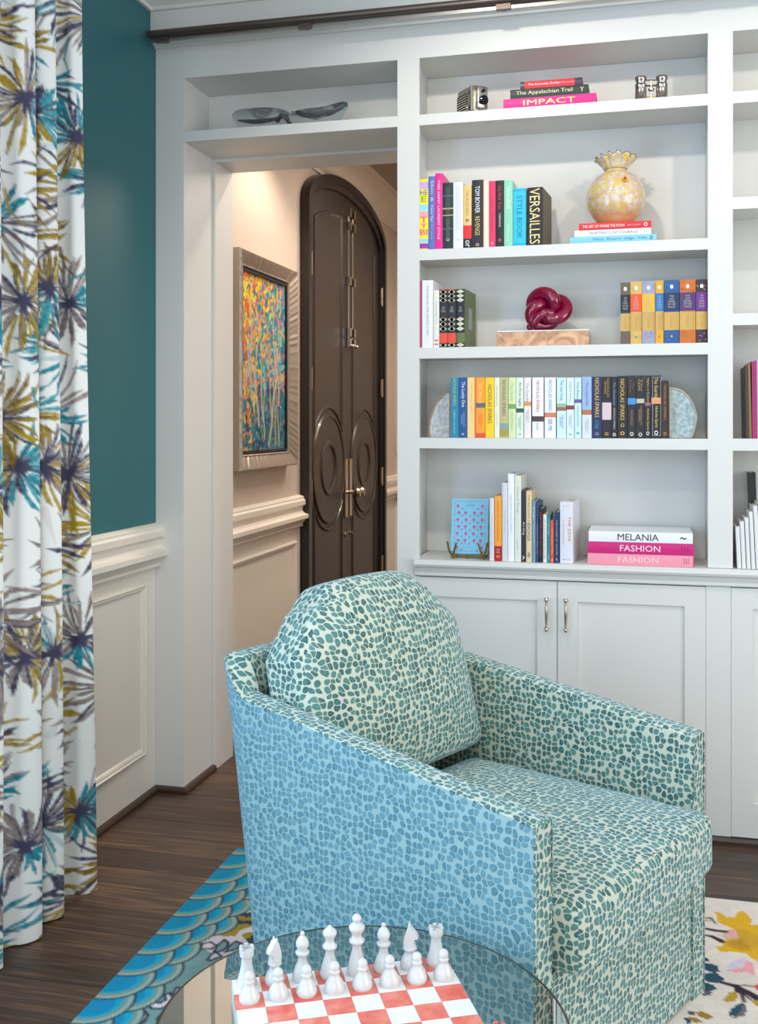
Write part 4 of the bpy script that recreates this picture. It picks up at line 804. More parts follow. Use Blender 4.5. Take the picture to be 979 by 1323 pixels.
# clear glass sculpture in the niche above the doorway
gA = PY(304, 160, 3.62); gB = PY(455, 150, 3.62); L_ = gB.x-gA.x
gl = empty('glass_sculpture', ((gA.x+gB.x)/2-.02, 3.635, 2.4142), 0, 'long clear and smoky twin-lobed glass form in the niche above the doorway', 'sculpture')
GLS = mat((226, 232, 236), .03, 0, trans=.96, ior=1.3, name='clear_glass')
SMK = mat((90, 88, 96), .05, 0, .5, trans=.6, name='smoky_glass')
def lobe(cx_, a_, b_, h_, tilt, m):
    bm = bm_(); n1, n2 = 30, 14; rows = []
    for j in range(n2+1):
        ph = -math.pi/2+math.pi*j/n2; rw = []
        for i in range(n1):
            th = i/n1*math.tau; r_ = math.cos(ph); x = a_*r_*math.cos(th); y_ = b_*r_*math.sin(th); z = h_*(math.sin(ph)*.5+.5)
            if ph > 0: z -= h_*.50*math.exp(-((x/(a_*.62))**2+(y_/(b_*.55))**2)*1.3)*math.sin(ph)
            z += tilt*max(0, x/a_*(1 if cx_ > 0 else -1))**2*h_*.7*(1 if ph > -.5 else .45)
            rw.append(bm.verts.new((cx_+x, y_, z+.0)))
        rows.append(rw)
    for p, q in zip(rows, rows[1:]):
        for i in range(n1): bm.faces.new((p[i], p[(i+1) % n1], q[(i+1) % n1], q[i]))
    bmesh.ops.remove_doubles(bm, verts=bm.verts[:], dist=.0003); return link('lobe', bm, m, gl, True, None)
lobe(-L_*.235, L_*.255, .062, .100, .25, GLS); lobe(L_*.235, L_*.265, .062, .080, .75, GLS)
def swirl(x0, x1, s, zt_):
    bm = bm_(); p = [(x0+(x1-x0)*i/14, -.045*math.sin(math.pi*i/14)*1.0+.005, .012+zt_*(1-math.sin(math.pi*i/14)*.55) ) for i in range(15)]
    tube(bm, p, 0, 8, rf=lambda t: .0025+.0055*math.sin(math.pi*t)); link('smoky_swirl', bm, SMK, gl, True)
swirl(-L_*.42, -.01, 1, .045); swirl(.01, L_*.44, 1, .060)
bm = bm_(); tube(bm, [(-.035, -.03, .03), (-.012, -.05, .045), (.008, -.045, .03), (.018, -.03, .012), (.03, .0, .02)], .008, 10); link('smoky_knot', bm, SMK, gl, True)
# ================================================================== CURTAIN
cv = Canvas(1.66, 2.98, .004, (244, 243, 238)); rr = random.Random(21)
OL, OL2, TE, NV, TP, AQ, BR = (176, 146, 24), (140, 112, 20), (20, 140, 156), (70, 66, 92), (150, 134, 128), (196, 216, 218), (92, 66, 40)
def burst(cx_, cy_, r_, cols, n=34, a0=0, a1=6.283, core=NV):
    for k in range(n):
        a_ = a0+(a1-a0)*(k+rr.random()*.7)/n; c = rr.choice(cols); l = r_*rr.uniform(.55, 1.05); s0 = r_*rr.uniform(.08, .3); cu = rr.uniform(-.25, .25)
        p = [(cx_+(s0+(l-s0)*t_)*math.cos(a_+cu*t_*t_), cy_+(s0+(l-s0)*t_)*math.sin(a_+cu*t_*t_)) for t_ in (0, .25, .5, .75, 1)]
        wd = rr.uniform(.0035, .0075); cv.stroke(p[:4], rr.uniform(.002, .004), wd, c, .9); cv.stroke(p[3:], wd, .001, c, .9)
        if rr.random() < .3:
            cv.stroke([(q[0]+.004, q[1]+.003) for q in p], .0018, .001, NV, .7)
    for k in range(14):
        a_ = rr.random()*6.28; l = r_*rr.uniform(.12, .34); cv.stroke([(cx_, cy_), (cx_+l*math.cos(a_), cy_+l*math.sin(a_))], .007, .002, core, .9)
for k in range(60):   # pale washes
    x, y_ = rr.random()*1.66, rr.random()*2.98; a_ = rr.random()*6.28; cv.stroke([(x, y_), (x+.10*math.cos(a_), y_+.10*math.sin(a_))], .010, .002, rr.choice([AQ, (216, 220, 220), (222, 214, 206)]), .6)
row_i = 0; yy = .06
while yy < 3.0:
    xx = -.06+(row_i % 3)*.105
    while xx < 1.72:
        k = rr.randrange(4); x, y_ = xx+rr.uniform(-.03, .03), yy+rr.uniform(-.04, .04); r_ = rr.uniform(.12, .19); a_ = rr.random()*6.28
        if k == 0: burst(x, y_, r_, [OL, OL, OL2, NV], 30, a_, a_+4.2); burst(x, y_, r_*.8, [TP, NV], 10, a_+4.2, a_+6.28)
        elif k == 1: burst(x, y_, r_, [TE, TE, (60, 160, 170), NV], 26, a_, a_+3.6); burst(x, y_, r_*.9, [OL, OL2], 14, a_+3.6, a_+6.0)
        elif k == 2: burst(x, y_, r_, [TP, TP, (120, 104, 104), NV], 26, a_, a_+5.0); burst(x, y_, r_*.7, [TE], 6, a_+5, a_+6.2)
        else: burst(x, y_, r_, [NV, OL, TP], 26, a_, a_+4.6); burst(x, y_, r_*.8, [TE, AQ], 10, a_+4.6, a_+6.2)
        xx += .25
    yy += .165; row_i += 1
for k in range(130):
    x, y_ = rr.random()*1.66, rr.random()*2.98; a_ = 1.57+rr.uniform(-.8, .8); l = rr.uniform(.05, .13)
    cv.stroke([(x, y_), (x+l*.5*math.cos(a_), y_+l*.5*math.sin(a_)), (x+l*math.cos(a_+.3), y_+l*math.sin(a_+.3))], .002, .005, rr.choice([OL, TE, NV, BR, TP]), .8)
# folded plan curve at unit arc spacing: y runs back toward the room, x in and out
S = np.linspace(0, 1, 2400); NP = 6.6
def plan(A_, L_c, ph):
    th = S*NP*2*np.pi+ph+.75*np.sin(S*23+1)+.4*np.sin(S*41); yv = -S*L_c+.010*np.sin(2*th)*1.2; xv = A_*(np.sin(th)+.22*np.sin(2*th+.6)+.12*np.sin(.5*th)); return xv, yv
ct = empty('curtain', (-1.60, 2.735, 0), 0, 'floor-length white curtain printed with teal, olive and grey palm bursts at left', 'curtain')
def cfun(X, Y):
    out = np.zeros((len(X), 3)); ys = np.unique(Y)
    for yv in ys:
        m_ = Y == yv; h_ = yv/2.98; fl = max(0, 1-h_)**1.6
        A_ = .047+.014*fl; Lc = .86+.09*fl
        a, b = plan(A_, Lc, .4+.5*math.sin(2.1*h_)); d = np.r_[0, np.cumsum(np.hypot(np.diff(a), np.diff(b)))]; u = X[m_]/1.66*d[-1]
        out[m_, 0] = np.interp(u, d, a)+.012*fl; out[m_, 1] = np.interp(u, d, b)-.025+.025*fl+.006*math.sin(5*h_); out[m_, 2] = yv*.985+.004
    return out
o = grid_obj('fabric', cv, cfun, attrmat('printed_linen', .85, .1, .15), ct)
rod = empty('curtain_rod', (-1.60, 2.9, 2.955), 0); bpy.data.objects.remove(rod)
# ================================================================== RUG
RX0, RY1, RW, RD = -1.237, 3.10, 2.45, 2.3
cv = Canvas(RW, RD, .005, (226, 214, 204))
def rp(u, v): p = PZ(u, v, .012); return (p.x-RX0, RY1-p.y)      # photo pixel -> rug coordinates (x right, y toward camera)
GT, NVY, OLV, PK, DK = (118, 152, 148), (44, 66, 92), (158, 134, 40), (214, 202, 204), (30, 44, 66)
cv.poly([(0, 0), (.72, 0), (.66, .5), (.75, .9), (.70, 1.5), (.75, 2.3), (0, 2.3)], GT)
# olive and navy bands with pinkish clouds
cv.poly([rp(*p) for p in ((262, 1190), (300, 1165), (345, 1163), (345, 1220), (300, 1212), (270, 1212))], OLV)
cv.poly([rp(*p) for p in ((287, 1183), (292, 1168), (305, 1163), (318, 1172), (340, 1176), (340, 1186), (318, 1180), (300, 1182))], PK)
cv.poly([rp(*p) for p in ((285, 1179), (297, 1176), (312, 1180), (330, 1178), (345, 1180), (345, 1184), (318, 1185), (300, 1180))], NVY)
cv.poly([rp(*p) for p in ((277, 1191), (300, 1189), (345, 1190), (345, 1196), (300, 1193), (277, 1194))], NVY)
cv.poly([rp(*p) for p in ((262, 1213), (275, 1205), (290, 1210), (303, 1209), (312, 1201), (330, 1196), (345, 1196), (345, 1240), (290, 1240), (255, 1222))], PK)
cv.poly([rp(*p) for p in ((312, 1207), (322, 1204), (336, 1208), (330, 1216), (316, 1214))], OLV)
cv.poly([rp(*p) for p in ((318, 1214), (330, 1206), (345, 1206), (345, 1222), (322, 1220))], NVY)
cr_ = [((258, 1226), (262, 1219), (272, 1217), (280, 1222), (272, 1226)), ((281, 1221), (290, 1214), (295, 1218), (293, 1224), (285, 1229), (276, 1230)), ((268, 1240), (274, 1232), (281, 1231), (286, 1236), (279, 1238), (272, 1241)), ((296, 1222), (305, 1216), (312, 1219), (308, 1225), (300, 1228), (291, 1230))]
for p in cr_: cv.poly([rp(*q) for q in p], PK if p[0][0] < 270 else GT, outline=DK, ow=.0035)
cr2 = [((191, 1298), (196, 1293), (206, 1296), (214, 1292), (213, 1285), (219, 1283), (224, 1290), (220, 1297), (208, 1303), (196, 1303)), ((224, 1283), (228, 1276), (233, 1276), (232, 1283), (226, 1287)), ((176, 1318), (180, 1309), (188, 1307), (191, 1312), (186, 1320), (178, 1326)), ((203, 1316), (210, 1309), (218, 1308), (214, 1316), (205, 1322)), ((228, 1300), (238, 1292), (245, 1296), (238, 1306), (228, 1310))]
for p in cr2: cv.poly([rp(*q) for q in p], PK, outline=DK, ow=.0035)
cv.mottle(.10, 3, 5)
# fish scales along the left edge, drawn from near to far, right column first
BL, RIM = (0, 160, 196), (146, 172, 162)
def scale_(x, y_, r_):
    cv.ellipse(x, y_, r_+.006, r_+.006, DK); cv.ellipse(x, y_, r_, r_, RIM); cv.ellipse(x, y_, r_-.012, r_-.012, (116, 148, 140)); cv.ellipse(x, y_, r_-.022, r_-.022, BL); cv.ellipse(x, y_+.012, r_-.034, r_-.04, (0, 138, 180))
for x, r_, off, k1 in ((.118, .068, 0, 5), (.066, .080, .052, 30), (.004, .092, 0, 30)):
    for k in range(k1, -1, -1): scale_(x, .015+off+.105*k-.06, r_)
q = cv.win(0, .10, 0, .05); 
# floral side
YL, YD, PL, GRN, PKF = (222, 172, 30), (190, 140, 24), (52, 34, 46), (40, 78, 96), (232, 160, 170)
fy = [(923, 1178), (932, 1180), (938, 1185), (950, 1185), (952, 1178), (960, 1177), (966, 1182), (972, 1190), (969, 1195), (990, 1195), (1000, 1240), (978, 1242), (968, 1236), (962, 1231), (945, 1230), (930, 1229), (924, 1224), (934, 1222), (934, 1216), (945, 1214), (954, 1212), (950, 1203), (942, 1198), (928, 1192)]
cv.poly([rp(*p) for p in fy], YL)
cv.ellipse(*rp(958, 1212), .045, .05, (196, 152, 40), 0, .5); cv.ellipse(*rp(954, 1222), .03, .02, (168, 120, 24), .4, .5)
for k in range(16):
    a_ = k/16*6.28; x, y_ = rp(956, 1216); cv.stroke([(x, y_), (x+.06*math.cos(a_), y_+.06*math.sin(a_))], .0022, .001, (176, 136, 40), .6)
for pts, w0, w1, c in ((((908, 1199), (922, 1202), (940, 1204)), .006, .007, PL), (((910, 1208), (920, 1210), (932, 1216)), .004, .009, PL), (((912, 1186), (918, 1186), (924, 1193)), .004, .003, GRN), (((910, 1189), (920, 1190)), .004, .002, YD),
        (((931, 1269), (950, 1274), (965, 1282), (979, 1290), (990, 1300)), .006, .014, PL), (((950, 1273), (962, 1273), (976, 1275)), .002, .003, PL), (((951, 1274), (952, 1281), (957, 1280), (961, 1294)), .006, .005, PL), (((955, 1279), (962, 1285), (970, 1292)), .003, .003, PL)):
    cv.stroke([rp(*p) for p in pts], w0, w1, c)
for p, c in ((((940, 1203), (948, 1200), (951, 1202), (948, 1206), (955, 1210), (950, 1213), (940, 1208)), PKF), (((938, 1254), (950, 1252), (960, 1250), (965, 1240), (972, 1245), (976, 1260), (968, 1258), (962, 1255), (952, 1257)), PKF), (((938, 1250), (945, 1242), (962, 1237), (965, 1242), (958, 1249), (945, 1253)), (206, 198, 214)),
        (((908, 1244), (926, 1247), (930, 1256), (918, 1256), (906, 1252)), GRN), (((906, 1258), (924, 1256), (936, 1265), (928, 1270), (914, 1269), (906, 1264)), GRN), (((906, 1268), (920, 1272), (926, 1278), (918, 1281), (908, 1278)), GRN), (((906, 1236), (914, 1238), (916, 1242), (906, 1243)), GRN), (((908, 1278), (920, 1282), (918, 1286), (908, 1286)), (88, 88, 92)),
        (((934, 1292), (942, 1282), (950, 1281), (953, 1286), (951, 1293), (940, 1295)), (182, 150, 40)), (((941, 1314), (943, 1305), (952, 1298), (960, 1295), (958, 1304), (952, 1311)), GRN), (((960, 1295), (965, 1304), (962, 1312), (950, 1315), (943, 1315), (952, 1311), (958, 1304)), (112, 112, 116)), (((970, 1294), (979, 1292), (990, 1296), (985, 1302), (978, 1301)), (182, 150, 40)), (((973, 1275), (979, 1271), (990, 1274), (985, 1279), (977, 1279)), (226, 70, 60)),
        (((898, 1308), (905, 1306), (918, 1311), (922, 1315), (915, 1317), (903, 1314)), (160, 124, 36)), (((888, 1314), (900, 1316), (908, 1320), (900, 1321), (890, 1319)), (160, 124, 36)), (((884, 1314), (892, 1318), (891, 1323), (886, 1322)), GRN), (((890, 1306), (898, 1308), (896, 1312), (888, 1311)), (90, 84, 92))):
    cv.poly([rp(*q) for q in p], c)
for (cx_, cy_, s_) in ((1.75, .5, 1), (2.1, 1.1, 1), (1.3, 1.6, 1), (1.9, 1.8, 1)):   # the design goes on past the frame
    for k in range(7):
        a_ = k*.9; cv.ellipse(cx_+.09*math.cos(a_), cy_+.09*math.sin(a_), .07, .04, YL if cx_ != 2.1 else PKF, a_)
    cv.stroke([(cx_, cy_), (cx_+.2, cy_+.2), (cx_+.25, cy_+.35)], .006, .004, PL)
cv.a[:] = np.clip(cv.a, 0, 1); cv.mottle(.06, 5, 2)
rug = empty('area_rug', (RX0, RY1, .0), 0, 'low pile rug with blue fish-scale border and floral ground beneath the armchair', 'rug')
grid_obj('pile', cv, lambda X, Y: np.c_[X, -Y, np.full(len(X), .012)], attrmat('rug_wool', .95, .05, .4), rug)
bxo('backing', .0, RW, -RD, 0, .0004, .0115, mat((190, 184, 176), .9), rug)
# ================================================================== ARMCHAIR
def velvet(name='velvet', d0=(34, 80, 78), d1=(86, 132, 124), heart=(118, 160, 150), ground=(196, 200, 180)):
    m, t, b = newmat(name); N = t.nodes; L = t.links; g = N.new('ShaderNodeUVMap'); g.uv_map = 'cloth'
    n0 = N.new('ShaderNodeTexNoise'); n0.inputs['Scale'].default_value = 22; L.new(g.outputs[0], n0.inputs['Vector'])
    mxv = N.new('ShaderNodeVectorMath'); mxv.operation = 'MULTIPLY_ADD'; mxv.inputs[1].default_value = (.030, .030, 0); L.new(n0.outputs['Color'], mxv.inputs[0]); L.new(g.outputs[0], mxv.inputs[2])
    def vor(f):
        v = N.new('ShaderNodeTexVoronoi'); v.voronoi_dimensions = '2D'; v.feature = f; v.inputs['Scale'].default_value = 65; v.inputs['Randomness'].default_value = .58; L.new(mxv.outputs[0], v.inputs['Vector']); return v
    vc, ve = vor('F1'), vor('DISTANCE_TO_EDGE'); sp = N.new('ShaderNodeSeparateXYZ'); L.new(vc.outputs['Color'], sp.inputs[0])
    # spot = close to its seed and clear of the neighbour
    r = N.new('ShaderNodeMapRange'); r.interpolation_type = 'SMOOTHSTEP'; r.inputs[1].default_value = .53; r.inputs[2].default_value = .34; L.new(vc.outputs['Distance'], r.inputs[0])
    r3 = N.new('ShaderNodeMapRange'); r3.interpolation_type = 'SMOOTHSTEP'; r3.inputs[1].default_value = .0; r3.inputs[2].default_value = .12; L.new(ve.outputs['Distance'], r3.inputs[0])
    mk = N.new('ShaderNodeMath'); mk.operation = 'MULTIPLY'; L.new(r.outputs[0], mk.inputs[0]); L.new(r3.outputs[0], mk.inputs[1])
    dot = N.new('ShaderNodeMix'); dot.data_type = 'RGBA'; dot.inputs['A'].default_value = rgba(d0); dot.inputs['B'].default_value = rgba(d1); L.new(sp.outputs[0], dot.inputs['Factor'])
    r2 = N.new('ShaderNodeMapRange'); r2.inputs[1].default_value = .05; r2.inputs[2].default_value = .34; r2.inputs[3].default_value = .3; r2.inputs[4].default_value = 0; L.new(vc.outputs['Distance'], r2.inputs[0])
    dm = N.new('ShaderNodeMix'); dm.data_type = 'RGBA'; dm.inputs['B'].default_value = rgba(heart); L.new(dot.outputs['Result'], dm.inputs['A']); L.new(r2.outputs[0], dm.inputs['Factor'])
    mx = N.new('ShaderNodeMix'); mx.data_type = 'RGBA'; mx.inputs['A'].default_value = rgba(ground); L.new(dm.outputs['Result'], mx.inputs['B']); L.new(mk.outputs[0], mx.inputs['Factor'])
    L.new(mx.outputs['Result'], b.inputs['Base Color']); b.inputs['Roughness'].default_value = .7; b.inputs['Specular IOR Level'].default_value = .25
    b.inputs['Sheen Weight'].default_value = .4; b.inputs['Sheen Roughness'].default_value = .5; b.inputs['Sheen Tint'].default_value = (.42, .74, 1, 1)
    bu = N.new('ShaderNodeBump'); bu.inputs['Strength'].default_value = .35; bu.inputs['Distance'].default_value = .003; L.new(mk.outputs[0], bu.inputs['Height']); L.new(bu.outputs[0], b.inputs['Normal']); return m
def clothuv(o):
    """box-projected cloth coordinates, so the spots keep their size on every panel"""
    me = o.data; uv = me.uv_layers.new(name='cloth').data
    for p in me.polygons:
        n = p.normal; ax = max(range(3), key=lambda k: abs(n[k])*(1.25 if k == 1 else 1)); a, b_ = [(1, 2), (0, 2), (0, 1)][ax]; sh = ax*3.37+(1.1 if n[ax] < 0 else 0)
        for li in p.loop_indices:
            c = me.vertices[me.loops[li].vertex_index].co; uv[li].uv = (c[a]+sh, c[b_]+sh*.7)
VEL = velvet()
# cool-light sheen of the outside panels, painted in as softer, bluer spots
VEL2 = velvet('velvet_painted_sheen', (74, 120, 130), (104, 146, 154), (122, 160, 164), (148, 176, 174))
ch = empty('armchair', (-.189, 1.901, .0125), R(64.47), 'teal and cream spotted velvet tub armchair with one large back cushion', 'armchair')
CW = .766
def rimz(y_): return .628+.175*y_-.03*(y_/.77)*(1-y_/.77)*0 if y_ <= .774 else .7355+(y_-.774)*.72
path = []   # (outer top x, y, z, outer bottom x, y, inward nx, ny)
def st(x, y_, yb, nx, ny, z=None): path.append((x, y_, (z if z else .628+.139*min(y_, .774))-.0165, yb, nx, ny))
nseg = 14
for i in range(nseg+1):
    y_ = .774*i/nseg; st(0, y_, .70*i/nseg, 1, 0)
st(.008, .80, .712, 1, -.25, .752); st(.022, .838, .724, .8, -.6, .782); st(.040, .868, .735, .5, -.85, .803); st(.060, .878, .740, .2, -1, .808)
for i in range(1, 12): st(.06+(CW-.12)*i/12, .880, .742, 0, -1, .810)
mir = [p for p in path[:nseg+5]][::-1]
path += [(CW-p[0], p[1], p[2], p[3], -p[4], p[5]) for p in mir]
TH = .064
bm = bm_(); rows = []
for x, y_, z, yb, nx, ny in path:
    sx = -1 if nx < 0 else 1
    ox, oy = x, y_; l = 1; n_ = Vector((nx, ny)); 
    def O(t_): # outer face at height fraction
        return Vector((ox, yb+(y_-yb)*t_, z*t_))
    zi = z; r = []
    zb0 = .012
    for t_ in (0, .12, .3, .5, .7, .85, .95): 
        p = O(t_); p.z = max(p.z, .0); r.append(p)
    top = O(1)
    off = n_*1.0
    e = lambda d, dz: Vector((top.x+off.x*d, top.y+off.y*d, top.z+dz))
    r += [e(0, -.012), e(.0015, -.004), e(.006, 0), e(TH*.5, .002), e(TH-.008, 0), e(TH-.002, -.004), e(TH, -.014)]
    for zz in (.66, .45, .2, 0):
        t_ = zz; p = O(t_); r.append(Vector((p.x+off.x*TH, p.y+off.y*TH, p.z)))
    rows.append([bm.verts.new(p) for p in r])
k = len(rows[0])
for a, b_ in zip(rows, rows[1:]):
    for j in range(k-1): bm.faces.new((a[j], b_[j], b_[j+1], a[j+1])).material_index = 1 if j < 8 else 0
# fronts of the arms
for rw, s in ((rows[0], 1), (rows[-1], -1)):
    x0 = rw[-1].co.x; ext = bm.verts.new((x0, 0, 0)); bm.faces.new((rw+[ext]) if s > 0 else (rw+[ext])[::-1])
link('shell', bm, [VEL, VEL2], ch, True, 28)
def pipe(pts, name='piping', r_=.003):
    bm = bm_(); tube(bm, pts, r_, 8); link(name, bm, VEL, ch, True, None)
pipe([(p[0]+p[4]*.003, p[1]+p[5]*.003, p[2]-.003) for p in path])
for s in (0, 1):
    X = (lambda x: x) if s == 0 else (lambda x: CW-x)
    pipe([(X(.003), -.001, .004), (X(.003), -.001, .3), (X(.003), -.001, .6055), (X(.008), -.001, .612), (X(TH-.008), -.001, .612), (X(TH-.002), -.001, .6055), (X(TH-.002), -.001, .47)], r_=.0026)
bm = bm_(); rbox(bm, (CW-2*TH)/2-.0005, .325, .155, .004, 6); bmesh.ops.translate(bm, verts=bm.verts[:], vec=(CW/2, .3285, .162)); link('seat_base', bm, VEL, ch, True, 30)
# seat cushion
cxw = (.69-.066)/2
def cush(o):
    u, v_ = o.x/cxw, o.y/.335; cr = max(0, 1-abs(u)**3)*max(0, 1-abs(v_)**4)
    z = o.z+(.026*cr if o.z > 0 else 0)
    bul = .008*max(0, 1-abs(u)**3) if o.y < -.3 else 0
    return Vector((o.x, o.y-bul, z))
bm = bm_(); rbox(bm, cxw, .335, .066, .026, 22, cush); bmesh.ops.translate(bm, verts=bm.verts[:], vec=(.066+cxw, .335-.058, .386)); link('seat_cushion', bm, VEL, ch, True, None)
for zz in (.328, ): 
    pass
def loop(zc, hx, hy, r_=.026):
    P = []
    for cx_, cy_, a0 in ((hx-r_, hy-r_, 0), (-hx+r_, hy-r_, 90), (-hx+r_, -hy+r_, 180), (hx-r_, -hy+r_, 270)):
        for i in range(5): a_ = R(a0+22.5*i); P.append((cx_+r_*math.cos(a_), cy_+r_*math.sin(a_), zc))
    return P
# back cushion
def pil(o):
    hw_, hh_ = .310, .245; u, v_ = o.x/hw_, o.z/hh_
    w_ = 1-.48*((v_-.36)/.64) if v_ > .36 else 1+.035*((.36-v_)/1.36)
    x = o.x*w_; z = o.z
    if v_ > .75: z -= .012*abs(u)**3
    bul = .045*max(0, 1-abs(u)**2.6)*max(0, 1-abs(v_)**2.6)
    y_ = o.y*(1-.30*abs(u)**3*.8)*(1-.25*max(0, v_)**3)+(bul if o.y > 0 else -bul*1.25 if o.y < 0 else 0)
    return Vector((x, y_, z))
bm = bm_(); rbox(bm, .310, .078, .245, .030, 26, pil)
Mp = Matrix.Translation((CW/2, .695, .712)) @ Matrix.Rotation(R(-15.5), 4, 'X'); bmesh.ops.transform(bm, matrix=Mp, verts=bm.verts[:])
link('back_cushion', bm, VEL, ch, True, None)
bm = bm_(); lathe(bm, [(.0, 0), (.2, 0), (.2, .010), (0, .010)], 28, (CW/2, .38, -.0)); link('swivel_base', bm, BRONZE, ch)
for o in ch.children:
    if o.data.materials[0] == VEL: clothuv(o)
# ================================================================== TABLE and CHESS
TZ = .42; TC = (-.419, 1.570)
tb = empty('side_table', (TC[0], TC[1], .0125), 0, 'round low table with a smoky mirrored glass top holding the chessboard', 'table')
m, t, b = newmat('smoked_mirror'); b.inputs['Base Color'].default_value = rgba((186, 180, 170)); b.inputs['Metallic'].default_value = 1; b.inputs['Roughness'].default_value = .015
zt = TZ-.0125
bm = bm_(); lathe(bm, [(0, zt-.010), (.3165, zt-.010), (.3165, zt), (0, zt)], 96); link('tabletop', bm, m, tb)
bm = bm_(); lathe(bm, [(.316, zt-.016), (.3205, zt-.016), (.3205, zt+.0004), (.3168, zt+.0004), (.3166, zt-.011), (.316, zt-.011)], 96)
link('rim', bm, mat((120, 112, 100), .25, 1), tb)
bm = bm_(); lathe(bm, [(0, zt-.017), (.09, zt-.017), (.05, zt-.05), (.022, zt-.10), (.018, .2), (.024, .06), (.05, .03), (0, .028)], 32); link('pedestal', bm, mat((150, 140, 126), .25, 1), tb, True)
bm = bm_(); lathe(bm, [(0, 0), (.16, 0), (.16, .008), (.05, .028), (0, .028)], 40); link('foot', bm, mat((150, 140, 126), .25, 1), tb, True)
TL = PZ(299, 1266, .455); TR = PZ(574.7, 1234.5, .455); side = .357; ang = math.atan2(TR.y-TL.y, TR.x-TL.x)
cb = empty('chessboard', (TL.x, TL.y, TZ+.0006), ang, 'coral and white marble chessboard on the mirrored table', 'chessboard')   # local x right, -y toward camera
def marble(c_a, c_b):
    m, t, b = newmat('marble'); g = t.nodes.new('ShaderNodeTexCoord'); n = t.nodes.new('ShaderNodeTexNoise'); n.inputs['Scale'].default_value = 22; n.inputs['Detail'].default_value = 5; n.inputs['Distortion'].default_value = 1
    oi = t.nodes.new('ShaderNodeObjectInfo'); ad = t.nodes.new('ShaderNodeVectorMath'); ad.operation = 'ADD'; t.links.new(g.outputs['Object'], ad.inputs[0]); t.links.new(oi.outputs['Random'], ad.inputs[1])
    r = t.nodes.new('ShaderNodeValToRGB'); r.color_ramp.elements[0].position = .35; r.color_ramp.elements[0].color = rgba(c_a); r.color_ramp.elements[1].position = .7; r.color_ramp.elements[1].color = rgba(c_b)
    t.links.new(ad.outputs[0], n.inputs['Vector']); t.links.new(n.outputs['Fac'], r.inputs[0]); t.links.new(r.outputs[0], b.inputs['Base Color']); b.inputs['Roughness'].default_value = .15; b.inputs['Subsurface Weight'].default_value = .1; b.inputs['Subsurface Radius'].default_value = (.01, .008, .006); return m
MW, MC = marble((236, 230, 222), (244, 240, 234)), marble((228, 96, 78), (240, 146, 124))
bxo('slab', 0, side, -side, 0, 0, .026, MW, cb, .001)
sq = side/8
bms = {}
me_sq = None
for r_ in range(8):
    for c_ in range(8):
        bm = bm_(); g_ = .0002; box(bm, g_, sq-g_, -sq+g_, -g_, .0262, .034); o = link('white_square' if (r_+c_) % 2 == 0 else 'coral_square', bm, MW if (r_+c_) % 2 == 0 else MC, cb); o.location = (c_*sq, -r_*sq, 0)
ZB = TZ+.0006+.0342
PW = mat((212, 209, 204), .14, 0, .4, name='white_marble_piece'); PC = mat((232, 110, 90), .15, 0, .4, name='coral_marble_piece')
BASE = [(0, 0), (.0165, 0), (.0178, .004), (.0178, .008), (.0165, .012)]
PR = dict(
 pawn=BASE+[(.0155, .015), (.012, .022), (.0085, .027), (.0075, .031), (.009, .034), (.0095, .0365), (.0075, .039), (.0085, .043), (.0085, .047), (.0065, .051), (.003, .0535), (0, .054)],
 rook=BASE+[(.0155, .016), (.0125, .026), (.0100, .040), (.0095, .052), (.0115, .055), (.0130, .058), (.0130, .068), (.0105, .069), (.0095, .064), (0, .063)],
 bishop=BASE+[(.0155, .016), (.0125, .026), (.0085, .034), (.0075, .042), (.0095, .046), (.0125, .049), (.0125, .052), (.0085, .055), (.0085, .058), (.0115, .064), (.0115, .070), (.0085, .077), (.0045, .081), (.003, .083), (.0042, .086), (.003, .089), (0, .090)],
 queen=BASE+[(.0155, .016), (.0125, .028), (.0085, .040), (.0078, .048), (.0100, .052), (.0130, .055), (.0130, .059), (.0085, .063), (.0075, .069), (.0100, .075), (.0125, .080), (.0125, .084), (.0085, .089), (.0045, .092), (.0030, .095), (0, .096)],
 king=BASE+[(.0155, .017), (.0125, .030), (.0088, .044), (.0080, .053), (.0105, .057), (.0138, .060), (.0138, .064), (.0090, .068), (.0085, .074), (.0120, .080), (.0145, .085), (.0140, .090), (.0090, .094), (.0065, .096), (.0065, .099), (.0085, .101), (.0085, .105), (.0055, .110), (0, .1105)],
 knight=BASE+[(.0155, .015), (.0125, .022), (.0090, .028), (.0095, .032), (.0125, .036), (.0115, .040), (0, .041)])
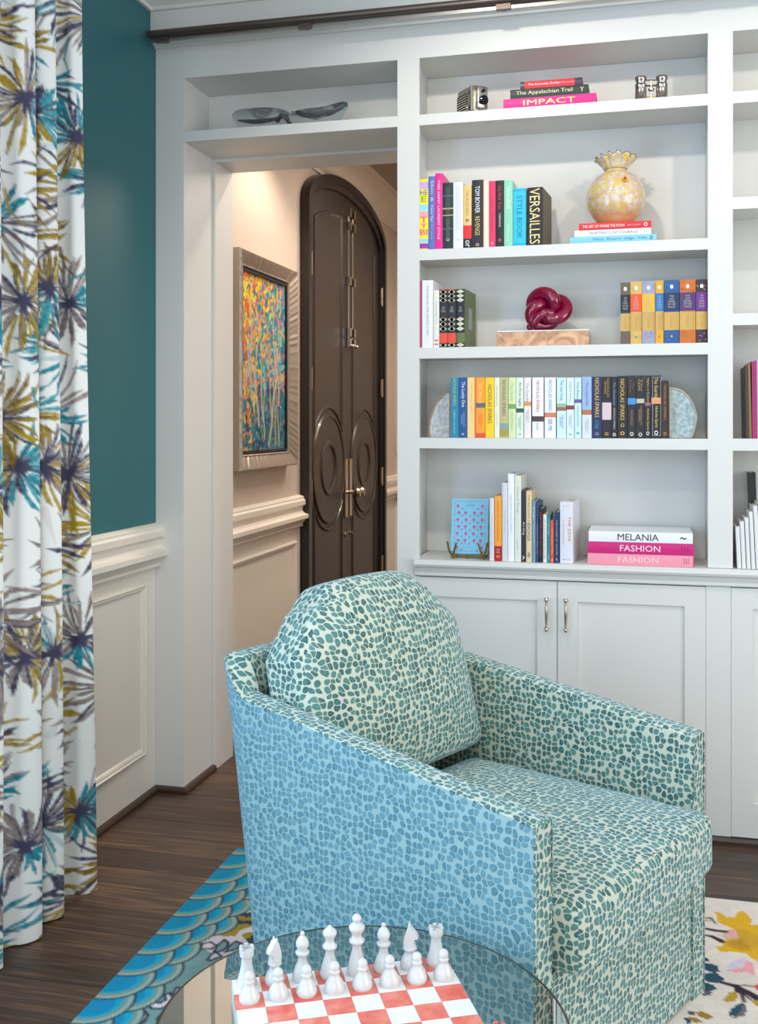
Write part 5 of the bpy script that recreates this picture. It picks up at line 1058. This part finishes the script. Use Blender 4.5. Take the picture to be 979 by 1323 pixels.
def piece(kind, c_, r_, col, label, group, rz=0):
    e = empty('chess_'+kind, (0, 0, 0), ang+rz, label, 'chess piece', group)
    e.scale = (.92, .92, .86); p = Matrix.Translation((TL.x, TL.y, ZB)) @ Matrix.Rotation(ang, 4, 'Z') @ Vector(((c_+.5)*sq, -(r_+.5)*sq, 0)); e.location = p
    bm = bm_(); lathe(bm, PR[kind], 24); link('body', bm, col, e, True, 50)
    if kind == 'rook':
        bm = bm_()
        for k in range(6): a_ = k*math.pi/3; box(bm, -.0032, .0032, -.0130, -.0088, .0682, .0725); vs_ = bm.verts[-8:]; bm.verts.ensure_lookup_table(); bmesh.ops.rotate(bm, verts=bm.verts[-8:], cent=(0, 0, 0), matrix=Matrix.Rotation(a_, 3, 'Z'))
        link('battlement', bm, col, e)
    if kind == 'knight':
        bm = bm_()   # head faces local -y
        prof = [(.0105, .038), (.0115, .046), (.0100, .058), (.0060, .070), (.0020, .080), (.0005, .0815), (-.0020, .0765), (-.0060, .073), (-.0110, .0665), (-.0150, .060), (-.0150, .0565), (-.0120, .0545), (-.0075, .0560), (-.0060, .053), (-.0095, .046), (-.0105, .038)]
        prism(bm, prof, -.0062, .0062, 'x'); bmesh.ops.bevel(bm, geom=bm.edges[:], offset=.0018, segments=2, affect='EDGES', clamp_overlap=True)
        for s in (-1, 1): lathe(bm, [(.0022, 0), (.002, .004), (0, .009)], 8, (s*.0042, .001, .077))
        link('head', bm, col, e, True, 60)
    if kind == 'king':
        bm = bm_(); ball(bm, (0, 0, .1085), .0045, .8); link('finial', bm, col, e, True)
    return e
BR_ = ['rook', 'knight', 'bishop', 'queen', 'king', 'bishop', 'knight', 'rook']
LB = ['white marble rook on the left corner square of the chessboard', 'white marble knight beside the left rook', 'white marble bishop between the left knight and the queen', 'white marble queen on a coral square beside the king', 'white marble king, tallest of the chess pieces', 'white marble bishop to the right of the king', 'white marble knight beside the right rook', 'white marble rook on the right corner square of the chessboard']
LP = ['rook at the left corner', 'left knight', 'left bishop', 'queen', 'king', 'right bishop', 'right knight', 'rook at the right corner']
for i, k in enumerate(BR_): piece(k, i, 0, PW, LB[i], 'white chess pieces in the back row', R(-60) if i == 1 else (R(70) if i == 6 else 0))
o = piece('rook', 7, 7, PC, 'coral marble rook at the near right corner of the chessboard, only its tip showing', None); o.scale.z = .99
for i in range(8): piece('pawn', i, 1, PW, 'white marble pawn standing in front of the white '+LP[i], 'white pawns')
